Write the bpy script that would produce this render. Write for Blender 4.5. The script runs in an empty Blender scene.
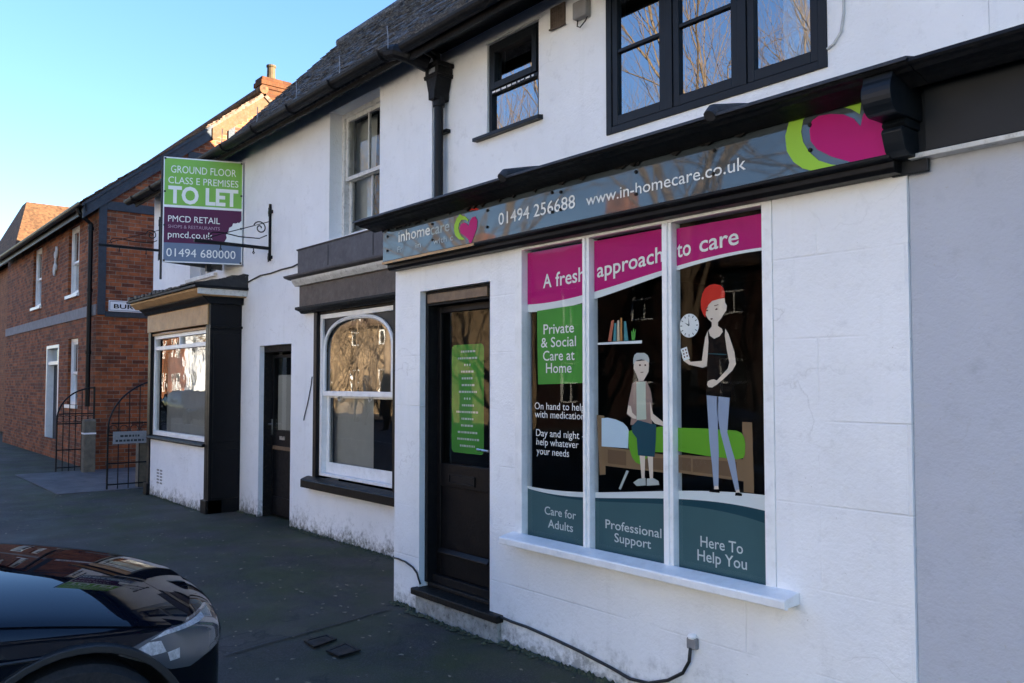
import bpy, bmesh, math, random
import numpy as np
from mathutils import Vector, Matrix
random.seed(7)
R = math.radians
S = bpy.context.scene
COL = S.collection

# ------------------------------------------------------------------ camera, sky, sun, exposure
F_PX = 830.0; YAW = R(40.0); PITCH = math.atan(34/F_PX); CX, CY = 512.0, 349.0
CAM = Vector((0, -3.41, 1.65))
_fh = Vector((-math.cos(YAW), math.sin(YAW), 0)); _rt = Vector((math.sin(YAW), math.cos(YAW), 0))
_fw = _fh*math.cos(PITCH) + Vector((0,0,1))*math.sin(PITCH); _up = _rt.cross(_fw)
cd = bpy.data.cameras.new('camera'); cam = bpy.data.objects.new('camera', cd); COL.objects.link(cam)
cd.sensor_fit = 'HORIZONTAL'; cd.sensor_width = 36; cd.lens = 36*F_PX/1024
cd.shift_y = (CY-341.5)/1024; cd.clip_start = .05; cd.clip_end = 2000
cam.matrix_world = Matrix(((_rt.x,_up.x,-_fw.x,CAM.x),(_rt.y,_up.y,-_fw.y,CAM.y),(_rt.z,_up.z,-_fw.z,CAM.z),(0,0,0,1)))
S.camera = cam
SUN_EL, SUN_AZ = R(13.5), math.atan2(1.0, .72)      # azimuth from +Y towards +X
w = bpy.data.worlds.new('World'); S.world = w; w.use_nodes = True
nt = w.node_tree; bg = nt.nodes['Background']
sky = nt.nodes.new('ShaderNodeTexSky'); sky.sky_type = 'NISHITA'; sky.sun_disc = False
sky.sun_elevation = SUN_EL; sky.sun_rotation = SUN_AZ; sky.air_density = 1.0; sky.dust_density = 0.0; sky.ozone_density = 2.5
gm = nt.nodes.new('ShaderNodeGamma'); gm.inputs[1].default_value = .64
nt.links.new(sky.outputs[0], gm.inputs[0]); hs = nt.nodes.new('ShaderNodeHueSaturation'); hs.inputs['Saturation'].default_value = 1.5; hs.inputs['Hue'].default_value = .52
nt.links.new(gm.outputs[0], hs.inputs['Color']); nt.links.new(hs.outputs[0], bg.inputs[0]); bg.inputs[1].default_value = .088
sl = bpy.data.lights.new('sun', 'SUN'); so = bpy.data.objects.new('sun', sl); COL.objects.link(so)
sl.energy = 5.0; sl.angle = R(.5); sl.color = (1.0, .89, .72)
sd = Vector((math.sin(SUN_AZ)*math.cos(SUN_EL), math.cos(SUN_AZ)*math.cos(SUN_EL), math.sin(SUN_EL)))
so.rotation_euler = sd.to_track_quat('Z', 'Y').to_euler(); so.location = (20, 10, 30)
S.view_settings.view_transform = 'Standard'; S.view_settings.look = 'None'; S.view_settings.gamma = 1
S.view_settings.exposure = 3.15; S.view_settings.use_curve_mapping = False
S.render.engine = 'CYCLES'; S.cycles.max_bounces = 8; S.cycles.transparent_max_bounces = 24
S.cycles.glossy_bounces = 4; S.cycles.caustics_reflective = False; S.cycles.caustics_refractive = False

def at(px, py, y):                     # pixel of the photograph -> point of the real facade plane Y=y
    r = _fw + _rt*((px-CX)/F_PX) - _up*((py-CY)/F_PX)
    return CAM + r*((y-CAM.y)/r.y)

# ------------------------------------------------------------------ materials
def new_mat(name):
    m = bpy.data.materials.new(name); m.use_nodes = True
    t = m.node_tree; b = t.nodes['Principled BSDF']
    return m, t, b
def nd(t, typ, **kw):
    n = t.nodes.new(typ)
    for k, v in kw.items():
        if k.startswith('i_'):
            key = k[2:]; key = int(key) if key.isdigit() else key.replace('_', ' ')
            n.inputs[key].default_value = v
        else: setattr(n, k, v)
    return n
def ramp(t, src, a, b, ca=(0,0,0,1), cb=(1,1,1,1)):
    n = t.nodes.new('ShaderNodeValToRGB'); n.color_ramp.elements[0].position = a; n.color_ramp.elements[1].position = b
    n.color_ramp.elements[0].color = ca; n.color_ramp.elements[1].color = cb
    t.links.new(src, n.inputs[0]); return n.outputs[0]
def mixc(t, fac, a, b, mode='MIX'):
    n = t.nodes.new('ShaderNodeMix'); n.data_type = 'RGBA'; n.blend_type = mode
    for sock, v in ((n.inputs[0], fac), (n.inputs[6], a), (n.inputs[7], b)):
        if isinstance(v, (int, float)): sock.default_value = v
        elif isinstance(v, tuple): sock.default_value = v if len(v) == 4 else (*v, 1)
        else: t.links.new(v, sock)
    return n.outputs[2]
def math_(t, op, a, b=0.0, clamp=False):
    n = t.nodes.new('ShaderNodeMath'); n.operation = op; n.use_clamp = clamp
    for s, v in ((n.inputs[0], a), (n.inputs[1], b)):
        if isinstance(v, (int, float)): s.default_value = v
        else: t.links.new(v, s)
    return n.outputs[0]
def noise(t, scale, detail=4, rough=.55, vec=None):
    n = nd(t, 'ShaderNodeTexNoise'); n.inputs['Scale'].default_value = scale; n.inputs['Detail'].default_value = detail
    n.inputs['Roughness'].default_value = rough
    if vec is None: vec = t.nodes.new('ShaderNodeNewGeometry').outputs['Position']
    t.links.new(vec, n.inputs['Vector']); return n.outputs['Fac']
def bump(t, b, h, dist, strength=1.0, prev=None):
    n = nd(t, 'ShaderNodeBump'); n.inputs['Distance'].default_value = dist; n.inputs['Strength'].default_value = strength
    t.links.new(h, n.inputs['Height'])
    if prev is not None: t.links.new(prev, n.inputs['Normal'])
    t.links.new(n.outputs[0], b.inputs['Normal']); return n.outputs[0]
def dark(c, k): return tuple(v*k for v in c[:3]) + (1,)

def mat(name, col, rough=.6, var=.25, vs=6.0, bmp=.002, bs=40.0, spec=.5, metal=0.0, coat=0.0, dirt=None):
    m, t, b = new_mat(name)
    n = noise(t, vs, 6, .6)
    c = mixc(t, ramp(t, n, .3, .7), dark(col, 1-var), dark(col, 1+var*.4))
    if dirt: c = mixc(t, math_(t, 'MULTIPLY', ramp(t, noise(t, vs*2.7, 8, .7), .52, .68), dirt[1]), c, (*dirt[0], 1))
    t.links.new(c, b.inputs['Base Color']); b.inputs['Specular IOR Level'].default_value = spec
    t.links.new(ramp(t, noise(t, vs*3, 3), .2, .8, (rough*.8,)*3+(1,), (min(1, rough*1.2),)*3+(1,)), b.inputs['Roughness'])
    b.inputs['Metallic'].default_value = metal; b.inputs['Coat Weight'].default_value = coat
    if bmp: bump(t, b, noise(t, bs, 4), bmp)
    return m

def white_wall(name, base=(.80,.80,.79), joints=False, dirt_h=.45, dirt_amt=.85):
    m, t, b = new_mat(name)
    pos = t.nodes.new('ShaderNodeNewGeometry').outputs['Position']
    sep = nd(t, 'ShaderNodeSeparateXYZ'); t.links.new(pos, sep.inputs[0]); z = sep.outputs[2]
    c = mixc(t, ramp(t, noise(t, 1.3, 5), .35, .7), dark(base, .90), (*base, 1))
    c = mixc(t, ramp(t, noise(t, 9, 6, .7), .56, .8), c, dark(base, .80))
    # rain streaks: noise squeezed along x
    mp = nd(t, 'ShaderNodeMapping'); t.links.new(pos, mp.inputs[0]); mp.inputs['Scale'].default_value = (7, 7, .5)
    st = noise(t, 1.0, 5, .6, mp.outputs[0])
    c = mixc(t, math_(t, 'MULTIPLY', ramp(t, st, .58, .78), .18), c, (.46,.46,.43,1))
    # hairline stains and small chips
    c = mixc(t, math_(t, 'MULTIPLY', ramp(t, noise(t, 38, 3, .6), .70, .74), .55), c, (.40,.38,.34,1))
    vo = nd(t, 'ShaderNodeTexVoronoi'); vo.feature = 'DISTANCE_TO_EDGE'; vo.inputs['Scale'].default_value = 1.1
    wb = nd(t, 'ShaderNodeTexNoise'); wb.inputs['Scale'].default_value = 3.5; wb.inputs['Detail'].default_value = 6; t.links.new(pos, wb.inputs['Vector'])
    va = nd(t, 'ShaderNodeVectorMath', operation='MULTIPLY_ADD'); t.links.new(wb.outputs['Color'], va.inputs[0]); va.inputs[1].default_value = (.5,.5,.5); t.links.new(pos, va.inputs[2]); t.links.new(va.outputs[0], vo.inputs['Vector'])
    ck = math_(t, 'MULTIPLY', ramp(t, vo.outputs['Distance'], .0, .006, (1,1,1,1), (0,0,0,1)), ramp(t, noise(t, 1.6, 3), .50, .62))
    c = mixc(t, math_(t, 'MULTIPLY', ck, .28), c, (.34,.33,.31,1))
    c = mixc(t, math_(t, 'MULTIPLY', ramp(t, noise(t, 5.5, 8, .75), .60, .70), .20), c, (.50,.47,.40,1))
    # splash dirt and algae near the pavement
    hz = math_(t, 'SUBTRACT', 1.0, math_(t, 'DIVIDE', z, dirt_h), True)
    n1 = ramp(t, noise(t, 6.5, 9, .74), .40, .66); n2 = ramp(t, noise(t, 22, 6, .7), .38, .66)
    d = math_(t, 'ADD', math_(t, 'MULTIPLY', math_(t, 'POWER', hz, 1.5), math_(t, 'MULTIPLY', n1, math_(t, 'ADD', .35, n2))), math_(t, 'MULTIPLY', math_(t, 'POWER', hz, 7.0), math_(t, 'ADD', .25, n2)))
    d = ramp(t, d, .12, .85)
    c = mixc(t, math_(t, 'MULTIPLY', d, dirt_amt), c, mixc(t, ramp(t, noise(t, 3, 3), .4, .65), (.065,.063,.052,1), (.050,.062,.032,1)))
    t.links.new(c, b.inputs['Base Color']); b.inputs['Roughness'].default_value = .72; b.inputs['Specular IOR Level'].default_value = .3
    p = bump(t, b, noise(t, 3.2, 7, .6), .016)
    p = bump(t, b, noise(t, 55, 4, .6), .0035, 1, p)
    if joints:
        br = nd(t, 'ShaderNodeTexBrick'); br.offset = .5
        uv = nd(t, 'ShaderNodeUVMap'); t.links.new(uv.outputs[0], br.inputs[0])
        for k, v in (('Scale', 1.0), ('Brick Width', .78), ('Row Height', .37), ('Mortar Size', .006), ('Mortar Smooth', .6)): br.inputs[k].default_value = v
        bump(t, b, math_(t, 'MULTIPLY', br.outputs['Fac'], ramp(t, noise(t, 2.2, 3), .40, .62)), -.004, .8, p)
    return m

def brick_mat(name, c1, c2, mortar=(.24,.20,.16), w=.225, h=.075, ms=.006):
    m, t, b = new_mat(name)
    uv = nd(t, 'ShaderNodeUVMap'); br = nd(t, 'ShaderNodeTexBrick'); t.links.new(uv.outputs[0], br.inputs[0])
    for k, v in (('Scale', 1.0), ('Brick Width', w), ('Row Height', h), ('Mortar Size', ms), ('Mortar Smooth', .25), ('Bias', -.1)): br.inputs[k].default_value = v
    br.inputs['Color1'].default_value = (*c1, 1); br.inputs['Color2'].default_value = (*c2, 1); br.inputs['Mortar'].default_value = (*mortar, 1)
    c = mixc(t, .75, br.outputs['Color'], ramp(t, noise(t, 5, 8, .75), .30, .74, (.28,.28,.30,1), (1.45,1.30,1.15,1)), 'MULTIPLY')
    c = mixc(t, math_(t, 'MULTIPLY', ramp(t, noise(t, 1.1, 6, .7), .52, .7), .35), c, (.10,.075,.05,1))
    t.links.new(c, b.inputs['Base Color']); b.inputs['Roughness'].default_value = .85; b.inputs['Specular IOR Level'].default_value = .2
    p = bump(t, b, br.outputs['Fac'], -.006); bump(t, b, noise(t, 45, 4), .004, 1, p)
    return m

def glass_mat(name, refl=.10, tint=(.86,.89,.88), rough=0.0, wave=.0006, fk=1.3):
    m, t, b = new_mat(name); t.nodes.remove(b); out = t.nodes['Material Output']
    tr = nd(t, 'ShaderNodeBsdfTransparent'); tr.inputs[0].default_value = (*tint, 1)
    gl = nd(t, 'ShaderNodeBsdfGlossy'); gl.inputs['Roughness'].default_value = rough; gl.inputs[0].default_value = (1,1,1,1)
    fr = nd(t, 'ShaderNodeFresnel'); fr.inputs[0].default_value = 1.5
    if wave:
        n = nd(t, 'ShaderNodeBump'); n.inputs['Distance'].default_value = wave
        t.links.new(noise(t, 2.6, 2), n.inputs['Height']); t.links.new(n.outputs[0], gl.inputs['Normal'])
    f = math_(t, 'ADD', math_(t, 'MULTIPLY', fr.outputs[0], fk), refl, True)
    mx = nd(t, 'ShaderNodeMixShader'); t.links.new(f, mx.inputs[0]); t.links.new(tr.outputs[0], mx.inputs[1]); t.links.new(gl.outputs[0], mx.inputs[2])
    t.links.new(mx.outputs[0], out.inputs[0]); return m

def asphalt_mat():
    m, t, b = new_mat('asphalt')
    pos = t.nodes.new('ShaderNodeNewGeometry').outputs['Position']
    sep = nd(t, 'ShaderNodeSeparateXYZ'); t.links.new(pos, sep.inputs[0])
    c = mixc(t, ramp(t, noise(t, .8, 6), .35, .7), (.027,.022,.019,1), (.056,.046,.040,1))
    c = mixc(t, math_(t, 'MULTIPLY', ramp(t, noise(t, 75, 4, .75), .48, .68), .7), c, (.12,.108,.098,1))
    c = mixc(t, math_(t, 'MULTIPLY', ramp(t, noise(t, 150, 2), .3, .5, (1,1,1,1), (0,0,0,1)), .6), c, (.018,.018,.02,1))
    mask = math_(t, 'MULTIPLY', ramp(t, math_(t, 'ADD', sep.outputs[1], 1.9), 0.0, 2.2), ramp(t, noise(t, 1.7, 7, .65), .36, .60))
    c = mixc(t, math_(t, 'MULTIPLY', mask, .85), c, (.042,.052,.015,1))
    c = mixc(t, math_(t, 'MULTIPLY', ramp(t, noise(t, .45, 4), .48, .68), .6), c, (.078,.060,.054,1))
    vo = nd(t, 'ShaderNodeTexVoronoi'); vo.feature = 'DISTANCE_TO_EDGE'; vo.inputs['Scale'].default_value = .55
    wb = nd(t, 'ShaderNodeTexNoise'); wb.inputs['Scale'].default_value = 4; wb.inputs['Detail'].default_value = 7; t.links.new(pos, wb.inputs['Vector'])
    va = nd(t, 'ShaderNodeVectorMath', operation='MULTIPLY_ADD'); t.links.new(wb.outputs['Color'], va.inputs[0]); va.inputs[1].default_value = (.45,.45,.45); t.links.new(pos, va.inputs[2]); t.links.new(va.outputs[0], vo.inputs['Vector'])
    ck = math_(t, 'MULTIPLY', ramp(t, vo.outputs['Distance'], .0, .010, (1,1,1,1), (0,0,0,1)), ramp(t, noise(t, .9, 3), .45, .58))
    c = mixc(t, math_(t, 'MULTIPLY', ck, .75), c, (.010,.010,.009,1))
    c = mixc(t, math_(t, 'MULTIPLY', ramp(t, noise(t, 16, 2, .4), .72, .75), .55), c, (.11,.105,.10,1))
    t.links.new(c, b.inputs['Base Color'])
    t.links.new(ramp(t, noise(t, 2.0, 5), .3, .7, (.62,)*3+(1,), (.9,)*3+(1,)), b.inputs['Roughness'])
    b.inputs['Specular IOR Level'].default_value = .35
    p = bump(t, b, noise(t, 110, 3, .7), .004); bump(t, b, noise(t, 3, 3), .03, .5, p)
    return m

def tile_mat(name, base, lichen, rough=.85):
    m, t, b = new_mat(name)
    pos = t.nodes.new('ShaderNodeNewGeometry').outputs['Position']
    sn = nd(t, 'ShaderNodeVectorMath', operation='SNAP'); t.links.new(pos, sn.inputs[0]); sn.inputs[1].default_value = (.165, .073, .073)
    wn = nd(t, 'ShaderNodeTexWhiteNoise', noise_dimensions='3D'); t.links.new(sn.outputs[0], wn.inputs[0])
    c = mixc(t, wn.outputs[0], dark(base, .55), dark(base, 1.5))
    c = mixc(t, math_(t, 'MULTIPLY', ramp(t, noise(t, 17, 8, .8), .49, .60), .75), c, (*lichen, 1))
    t.links.new(c, b.inputs['Base Color']); b.inputs['Roughness'].default_value = rough; b.inputs['Specular IOR Level'].default_value = .25
    bump(t, b, noise(t, 60, 4), .004); return m

def flat(name, col, rough=.5, spec=.12):
    return mat(name, col, rough, .06, 3, 0, spec=spec)

M = dict(
 wall_shop = white_wall('white_render_blocks', (.88,.88,.88), True, .40, .62),
 wall_old = white_wall('white_lime_render', (.87,.872,.88), False, .46, .85),
 wall_up = white_wall('white_upper_render', (.87,.87,.87), False, .2, 0.0),
 wall_grey = white_wall('grey_lilac_render', (.50,.515,.565), False, .3, .6),
 white = mat('white_gloss_paint', (.86,.86,.85), .35, .10, 8, .0012, 60, dirt=((.50,.48,.44), .25)),
 white_old = mat('weathered_white_paint', (.66,.65,.62), .55, .18, 9, .002, 50, dirt=((.25,.23,.20), .6)),
 black = mat('black_gloss_paint', (.0035,.0035,.0045), .42, .3, 7, .0012, 50, spec=.22, dirt=((.008,.008,.008), .4)),
 black_old = mat('weathered_black_paint', (.007,.007,.008), .55, .4, 9, .003, 40, spec=.2, dirt=((.018,.017,.016), .5)),
 iron = mat('black_iron', (.006,.006,.007), .5, .3, 20, .001, 80, spec=.25),
 anth = mat('anthracite_frame', (.008,.011,.015), .42, .15, 4, 0, spec=.25),
 wood_black = mat('black_worn_wood', (.006,.006,.006), .6, .4, 12, .003, 40, spec=.25, dirt=((.05,.036,.022), .5)),
 brown = mat('brown_weathered_board', (.085,.062,.048), .6, .35, 7, .003, 40, dirt=((.14,.11,.085), .3)),
 greyb = mat('grey_lead_board', (.085,.080,.088), .7, .25, 6, .003, 30, dirt=((.13,.125,.13), .25)),
 tan = mat('tan_painted_board', (.50,.30,.135), .55, .2, 5, .002, 40, dirt=((.28,.18,.10), .5)),
 lead = mat('lead_sheet', (.022,.022,.025), .65, .3, 9, .004, 18, dirt=((.06,.06,.06), .5)),
 plinth = mat('dirty_white_plinth', (.34,.34,.32), .8, .5, 11, .006, 30, dirt=((.06,.06,.05), .9)),
 tile_dark = tile_mat('dark_clay_tiles', (.080,.078,.083), (.25,.245,.24)),
 tile_orange = tile_mat('orange_clay_tiles', (.095,.042,.017), (.12,.07,.028)),
 tile_brown = tile_mat('brown_clay_tiles', (.13,.075,.05), (.16,.13,.09)),
 brick = brick_mat('red_brick', (.38,.125,.048), (.11,.040,.026)),
 brick_o = brick_mat('orange_brick', (.36,.14,.055), (.24,.085,.040)),
 brick_c = brick_mat('chimney_orange_brick', (.10,.036,.011), (.065,.022,.008), (.09,.055,.028)),  # chimney brick, base colour lowered so the strong sun doesn't bleach it
 brick_d = brick_mat('dark_brick', (.05,.020,.014), (.035,.016,.012), (.05,.042,.036)),
 brick_y = brick_mat('buff_brick', (.42,.32,.20), (.34,.24,.14)),
 timber = mat('grey_blue_timber', (.030,.038,.048), .7, .3, 8, .004, 30),
 cement = mat('sun_gold_mortar_verge', (.10,.050,.018), .9, .25, 8, .006, 30),  # mortar, with the gold of the sunlight put into its colour
 asphalt = asphalt_mat(),
 concrete = mat('concrete_slab', (.10,.10,.10), .85, .45, 1.6, .004, 60, dirt=((.05,.05,.05), .8)),
 stone = mat('grey_stone_band', (.26,.25,.25), .85, .25, 6, .004, 50),
 kerb = mat('kerb_stone', (.24,.235,.22), .85, .3, 6, .004, 60),
 road = mat('road_asphalt', (.055,.055,.058), .85, .3, 2, .004, 120),
 post = mat('weathered_post', (.15,.130,.095), .85, .35, 9, .006, 35, dirt=((.08,.09,.06), .6)),
 plaque = mat('aged_grey_plaque', (.27,.28,.30), .6, .2, 30, .0005, 60),
 glass = glass_mat('shop_glass', .0, (.95,.96,.96), 0, .0008, .30),
 glass_up = glass_mat('upper_window_glass', .22, (.6,.65,.66), 0, .0004),
 glass_side = glass_mat('old_window_glass', .03, (.85,.88,.87), 0, .0012, .9),
 glass_arch = glass_mat('arched_window_glass', .10, (.6,.62,.62), 0, .0005, 1.6),
 glass_door = glass_mat('door_glass', .0, (.9,.92,.91), 0, .0006, .6),
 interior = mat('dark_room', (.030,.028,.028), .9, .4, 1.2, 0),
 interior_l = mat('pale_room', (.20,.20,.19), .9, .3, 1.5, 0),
 blind = mat('pale_grey_blind', (.50,.51,.50), .85, .08, 5, 0),
 curtain = mat('net_curtain', (.62,.63,.64), .9, .2, 20, .003, 30),
 rubber = mat('tyre_rubber', (.014,.014,.015), .8, .3, 30, .002, 80),
 leafm = mat('dead_leaf', (.26,.21,.14), .8, .4, 30, 0),
 moss = mat('moss_grime', (.05,.06,.03), .95, .4, 14, .006, 60),
 wood_brown = mat('brown_varnished_board', (.17,.105,.055), .5, .4, 14, .002, 40),
 cable = mat('black_cable', (.012,.012,.012), .5, .2, 20, 0),
 cablew = mat('white_cable', (.55,.55,.53), .6, .2, 20, 0),
 vent = mat('brown_terracotta_vent', (.13,.095,.075), .8, .3, 20, .002, 60),
 magenta = flat('magenta_vinyl', (.46,.010,.17), .4), green = flat('green_vinyl', (.07,.30,.05), .4),
 teal = flat('teal_vinyl', (.060,.130,.148), .4), teald = flat('dark_teal_vinyl', (.018,.065,.09), .4),
 vwhite = flat('white_vinyl', (.72,.78,.80), .45), vtext = flat('white_lettering', (.80,.82,.82), .45),
 vtextg = flat('grey_lettering', (.44,.52,.55), .45), vtextt = flat('pale_lettering', (.60,.68,.69), .45),
 red = flat('red_vinyl', (.55,.03,.018), .4), skin = flat('pale_vinyl', (.68,.59,.49), .45), skin2 = flat('pink_grey_vinyl', (.30,.215,.185), .45),
 silver = flat('silver_hair_vinyl', (.42,.47,.46), .45), blouse = flat('pale_green_vinyl', (.46,.54,.45), .45),
 skirt = flat('navy_teal_vinyl', (.018,.07,.105), .4), lilac = flat('lilac_vinyl', (.30,.37,.50), .45),
 lime = flat('lime_vinyl', (.13,.37,.03), .4), pillow = flat('pale_blue_vinyl', (.50,.66,.78), .4),
 bedwood = flat('bed_brown_vinyl', (.22,.145,.08), .45), bedwood2 = flat('bed_dark_brown_vinyl', (.15,.095,.055), .45),
 vblack = flat('black_vinyl', (.0012,.0012,.0015), .4), eye = flat('dark_feature', (.10,.05,.045), .5),
 teal_book = flat('teal_book', (.06,.22,.25), .5), orange_book = flat('orange_book', (.42,.20,.07), .5), red_book = flat('red_book', (.40,.13,.08), .5), cream_book = flat('cream_book', (.48,.42,.30), .5),
 b_green = flat('board_green', (.235,.50,.10), .5), b_purple = flat('board_purple', (.105,.028,.075), .5), b_blue = flat('board_slate_blue', (.16,.21,.30), .5),
 b_white = flat('board_white', (.80,.82,.82), .5), b_grey = flat('board_back', (.26,.27,.27), .7), b_lt = flat('board_pale_lettering', (.85,.87,.83), .5), b_mauve = flat('board_mauve_lettering', (.42,.30,.38), .5),
 lime_sign = flat('lime_sign_vinyl', (.32,.58,.06), .35), mag_sign = flat('magenta_sign_vinyl', (.46,.012,.16), .35),
 chrome = mat('brushed_metal', (.6,.6,.6), .3, .1, 20, 0, metal=1.0),
 pot = mat('buff_chimney_pot', (.08,.05,.018), .85, .3, 12, .004, 40),
 bark = mat('bare_bark', (.15,.105,.065), .9, .4, 9, .006, 30),
)
def sign_panel():
    m, t, b = new_mat('grey_blue_gloss_panel')
    c = mixc(t, ramp(t, noise(t, 2, 5), .3, .7), (.045,.058,.067,1), (.068,.083,.094,1))
    c = mixc(t, math_(t, 'MULTIPLY', ramp(t, noise(t, 14, 7, .7), .60, .75), .6), c, (.17,.12,.08,1))
    t.links.new(c, b.inputs['Base Color']); b.inputs['Roughness'].default_value = .03; b.inputs['IOR'].default_value = 1.62
    bump(t, b, noise(t, 1.8, 2), .0015); return m
M['panel'] = sign_panel()
def car_paint():
    m, t, b = new_mat('black_car_paint')
    b.inputs['Base Color'].default_value = (.0035,.005,.009,1); b.inputs['Roughness'].default_value = .22; b.inputs['Metallic'].default_value = 0
    b.inputs['Coat Weight'].default_value = .8; b.inputs['Coat Roughness'].default_value = .008; b.inputs['Coat IOR'].default_value = 1.42; b.inputs['Specular IOR Level'].default_value = 0
    return m
M['paint'] = car_paint()
M['car_glass'] = mat('dark_car_glass', (.006,.007,.008), .03, 0, 3, 0, spec=.8)
M['trim'] = mat('black_plastic_trim', (.012,.012,.013), .55, .2, 30, .0008, 120)
def lens_mat():
    m, t, b = new_mat('headlight_lens')
    b.inputs['Base Color'].default_value = (.085,.095,.105,1); b.inputs['Metallic'].default_value = .3; b.inputs['Roughness'].default_value = .25
    b.inputs['Coat Weight'].default_value = 1; b.inputs['Coat Roughness'].default_value = .01; return m
M['lens'] = lens_mat()
M['lens_clear'] = mat('reflector', (.62,.64,.65), .3, .5, 60, .002, 90, metal=.4, coat=1)

# ------------------------------------------------------------------ mesh builder
class MB:
    def __init__(s): s.v = []; s.f = []
    def add(s, vs, fs):
        o = len(s.v); s.v += [tuple(v) for v in vs]; s.f += [tuple(i+o for i in f) for f in fs]; return s
    def box(s, x0, x1, y0, y1, z0, z1):
        if x0 > x1: x0, x1 = x1, x0
        if y0 > y1: y0, y1 = y1, y0
        if z0 > z1: z0, z1 = z1, z0
        return s.add([(x0,y0,z0),(x1,y0,z0),(x1,y1,z0),(x0,y1,z0),(x0,y0,z1),(x1,y0,z1),(x1,y1,z1),(x0,y1,z1)],
            [(0,3,2,1),(4,5,6,7),(0,1,5,4),(1,2,6,5),(2,3,7,6),(3,0,4,7)])
    def prism_x(s, poly, x0, x1):        # poly of (y,z)
        n = len(poly)
        return s.add([(x0,y,z) for y,z in poly]+[(x1,y,z) for y,z in poly],
            [tuple(range(n)), tuple(range(2*n-1, n-1, -1))]+[(i, i+n, (i+1)%n+n, (i+1)%n) for i in range(n)])
    def prism_y(s, poly, y0, y1):        # poly of (x,z)
        n = len(poly)
        return s.add([(x,y0,z) for x,z in poly]+[(x,y1,z) for x,z in poly],
            [tuple(range(n)), tuple(range(2*n-1, n-1, -1))]+[(i, i+n, (i+1)%n+n, (i+1)%n) for i in range(n)])
    def sheet(s, poly, y):               # flat polygon of (x,z) at y
        poly = list(poly)
        if sum(a[0]*b[1]-b[0]*a[1] for a, b in zip(poly, poly[1:]+poly[:1])) < 0: poly = poly[::-1]      # face the street
        return s.add([(x,y,z) for x,z in poly], [tuple(range(len(poly)))])
    def quad(s, *p): return s.add(p, [tuple(range(len(p)))])
    def tube(s, pts, r, n=8, cap=True):
        pts = [Vector(p) for p in pts]; rs = r if isinstance(r, (list, tuple)) else [r]*len(pts)
        base = len(s.v); prev = None
        for i, p in enumerate(pts):
            d = (pts[min(i+1, len(pts)-1)] - pts[max(i-1, 0)]).normalized()
            if prev is None:
                a = Vector((0,0,1)) if abs(d.z) < .9 else Vector((1,0,0)); u = d.cross(a).normalized()
            else:
                u = (prev - d*prev.dot(d)); u = u.normalized() if u.length > 1e-6 else d.orthogonal().normalized()
            prev = u; vv = d.cross(u)
            for k in range(n):
                a = 2*math.pi*k/n; s.v.append(tuple(p + (u*math.cos(a)+vv*math.sin(a))*rs[i]))
        for i in range(len(pts)-1):
            for k in range(n):
                a, b = base+i*n+k, base+i*n+(k+1)%n
                s.f.append((a, b, b+n, a+n))
        if cap:
            s.f.append(tuple(base+k for k in range(n-1, -1, -1))); s.f.append(tuple(base+(len(pts)-1)*n+k for k in range(n)))
        return s
    def lathe(s, c, prof, n=20, axis='z'):      # prof of (r, h)
        base = len(s.v)
        for r, h in prof:
            for k in range(n):
                a = 2*math.pi*k/n; x, y = r*math.cos(a), r*math.sin(a)
                s.v.append({'z': (c[0]+x, c[1]+y, c[2]+h), 'y': (c[0]+x, c[1]+h, c[2]+y), 'x': (c[0]+h, c[1]+x, c[2]+y)}[axis])
        for i in range(len(prof)-1):
            for k in range(n):
                a, b = base+i*n+k, base+i*n+(k+1)%n; s.f.append((a, b, b+n, a+n))
        s.f.append(tuple(base+k for k in range(n-1, -1, -1))); s.f.append(tuple(base+(len(prof)-1)*n+k for k in range(n)))
        return s
    def wall(s, x0, x1, z0, z1, y, th, holes=(), axis='y', fn=None):   # wall sheet with real openings and reveals; front at y, back at y+th
        xs = sorted({x0, x1, *[h[0] for h in holes], *[h[1] for h in holes]}); xs = [x for x in xs if x0 <= x <= x1]
        zs = sorted({z0, z1, *[h[2] for h in holes], *[h[3] for h in holes]}); zs = [z for z in zs if z0 <= z <= z1]
        def solid(i, j):
            if i < 0 or j < 0 or i >= len(xs)-1 or j >= len(zs)-1: return False
            cx, cz = (xs[i]+xs[i+1])/2, (zs[j]+zs[j+1])/2
            return not any(h[0] < cx < h[1] and h[2] < cz < h[3] for h in holes)
        P = (lambda x, yy, z: (x, yy, z)) if axis == 'y' else (lambda x, yy, z: (yy, x, z))
        for i in range(len(xs)-1):
            for j in range(len(zs)-1):
                if not solid(i, j): continue
                a, b, c, d = xs[i], xs[i+1], zs[j], zs[j+1]
                s.quad(P(a,y,c), P(b,y,c), P(b,y,d), P(a,y,d)); s.quad(P(a,y+th,c), P(a,y+th,d), P(b,y+th,d), P(b,y+th,c))
                if not solid(i-1, j): s.quad(P(a,y,c), P(a,y,d), P(a,y+th,d), P(a,y+th,c))
                if not solid(i+1, j): s.quad(P(b,y,c), P(b,y+th,c), P(b,y+th,d), P(b,y,d))
                if not solid(i, j-1): s.quad(P(a,y,c), P(a,y+th,c), P(b,y+th,c), P(b,y,c))
                if not solid(i, j+1): s.quad(P(a,y,d), P(b,y,d), P(b,y+th,d), P(a,y+th,d))
        return s
    def frame(s, x0, x1, z0, z1, w, y0, y1, wb=None, wt=None):   # four butted bars
        wb = w if wb is None else wb; wt = w if wt is None else wt
        s.box(x0, x0+w, y0, y1, z0, z1); s.box(x1-w, x1, y0, y1, z0, z1)
        s.box(x0+w, x1-w, y0, y1, z0, z0+wb); s.box(x0+w, x1-w, y0, y1, z1-wt, z1); return s
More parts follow.
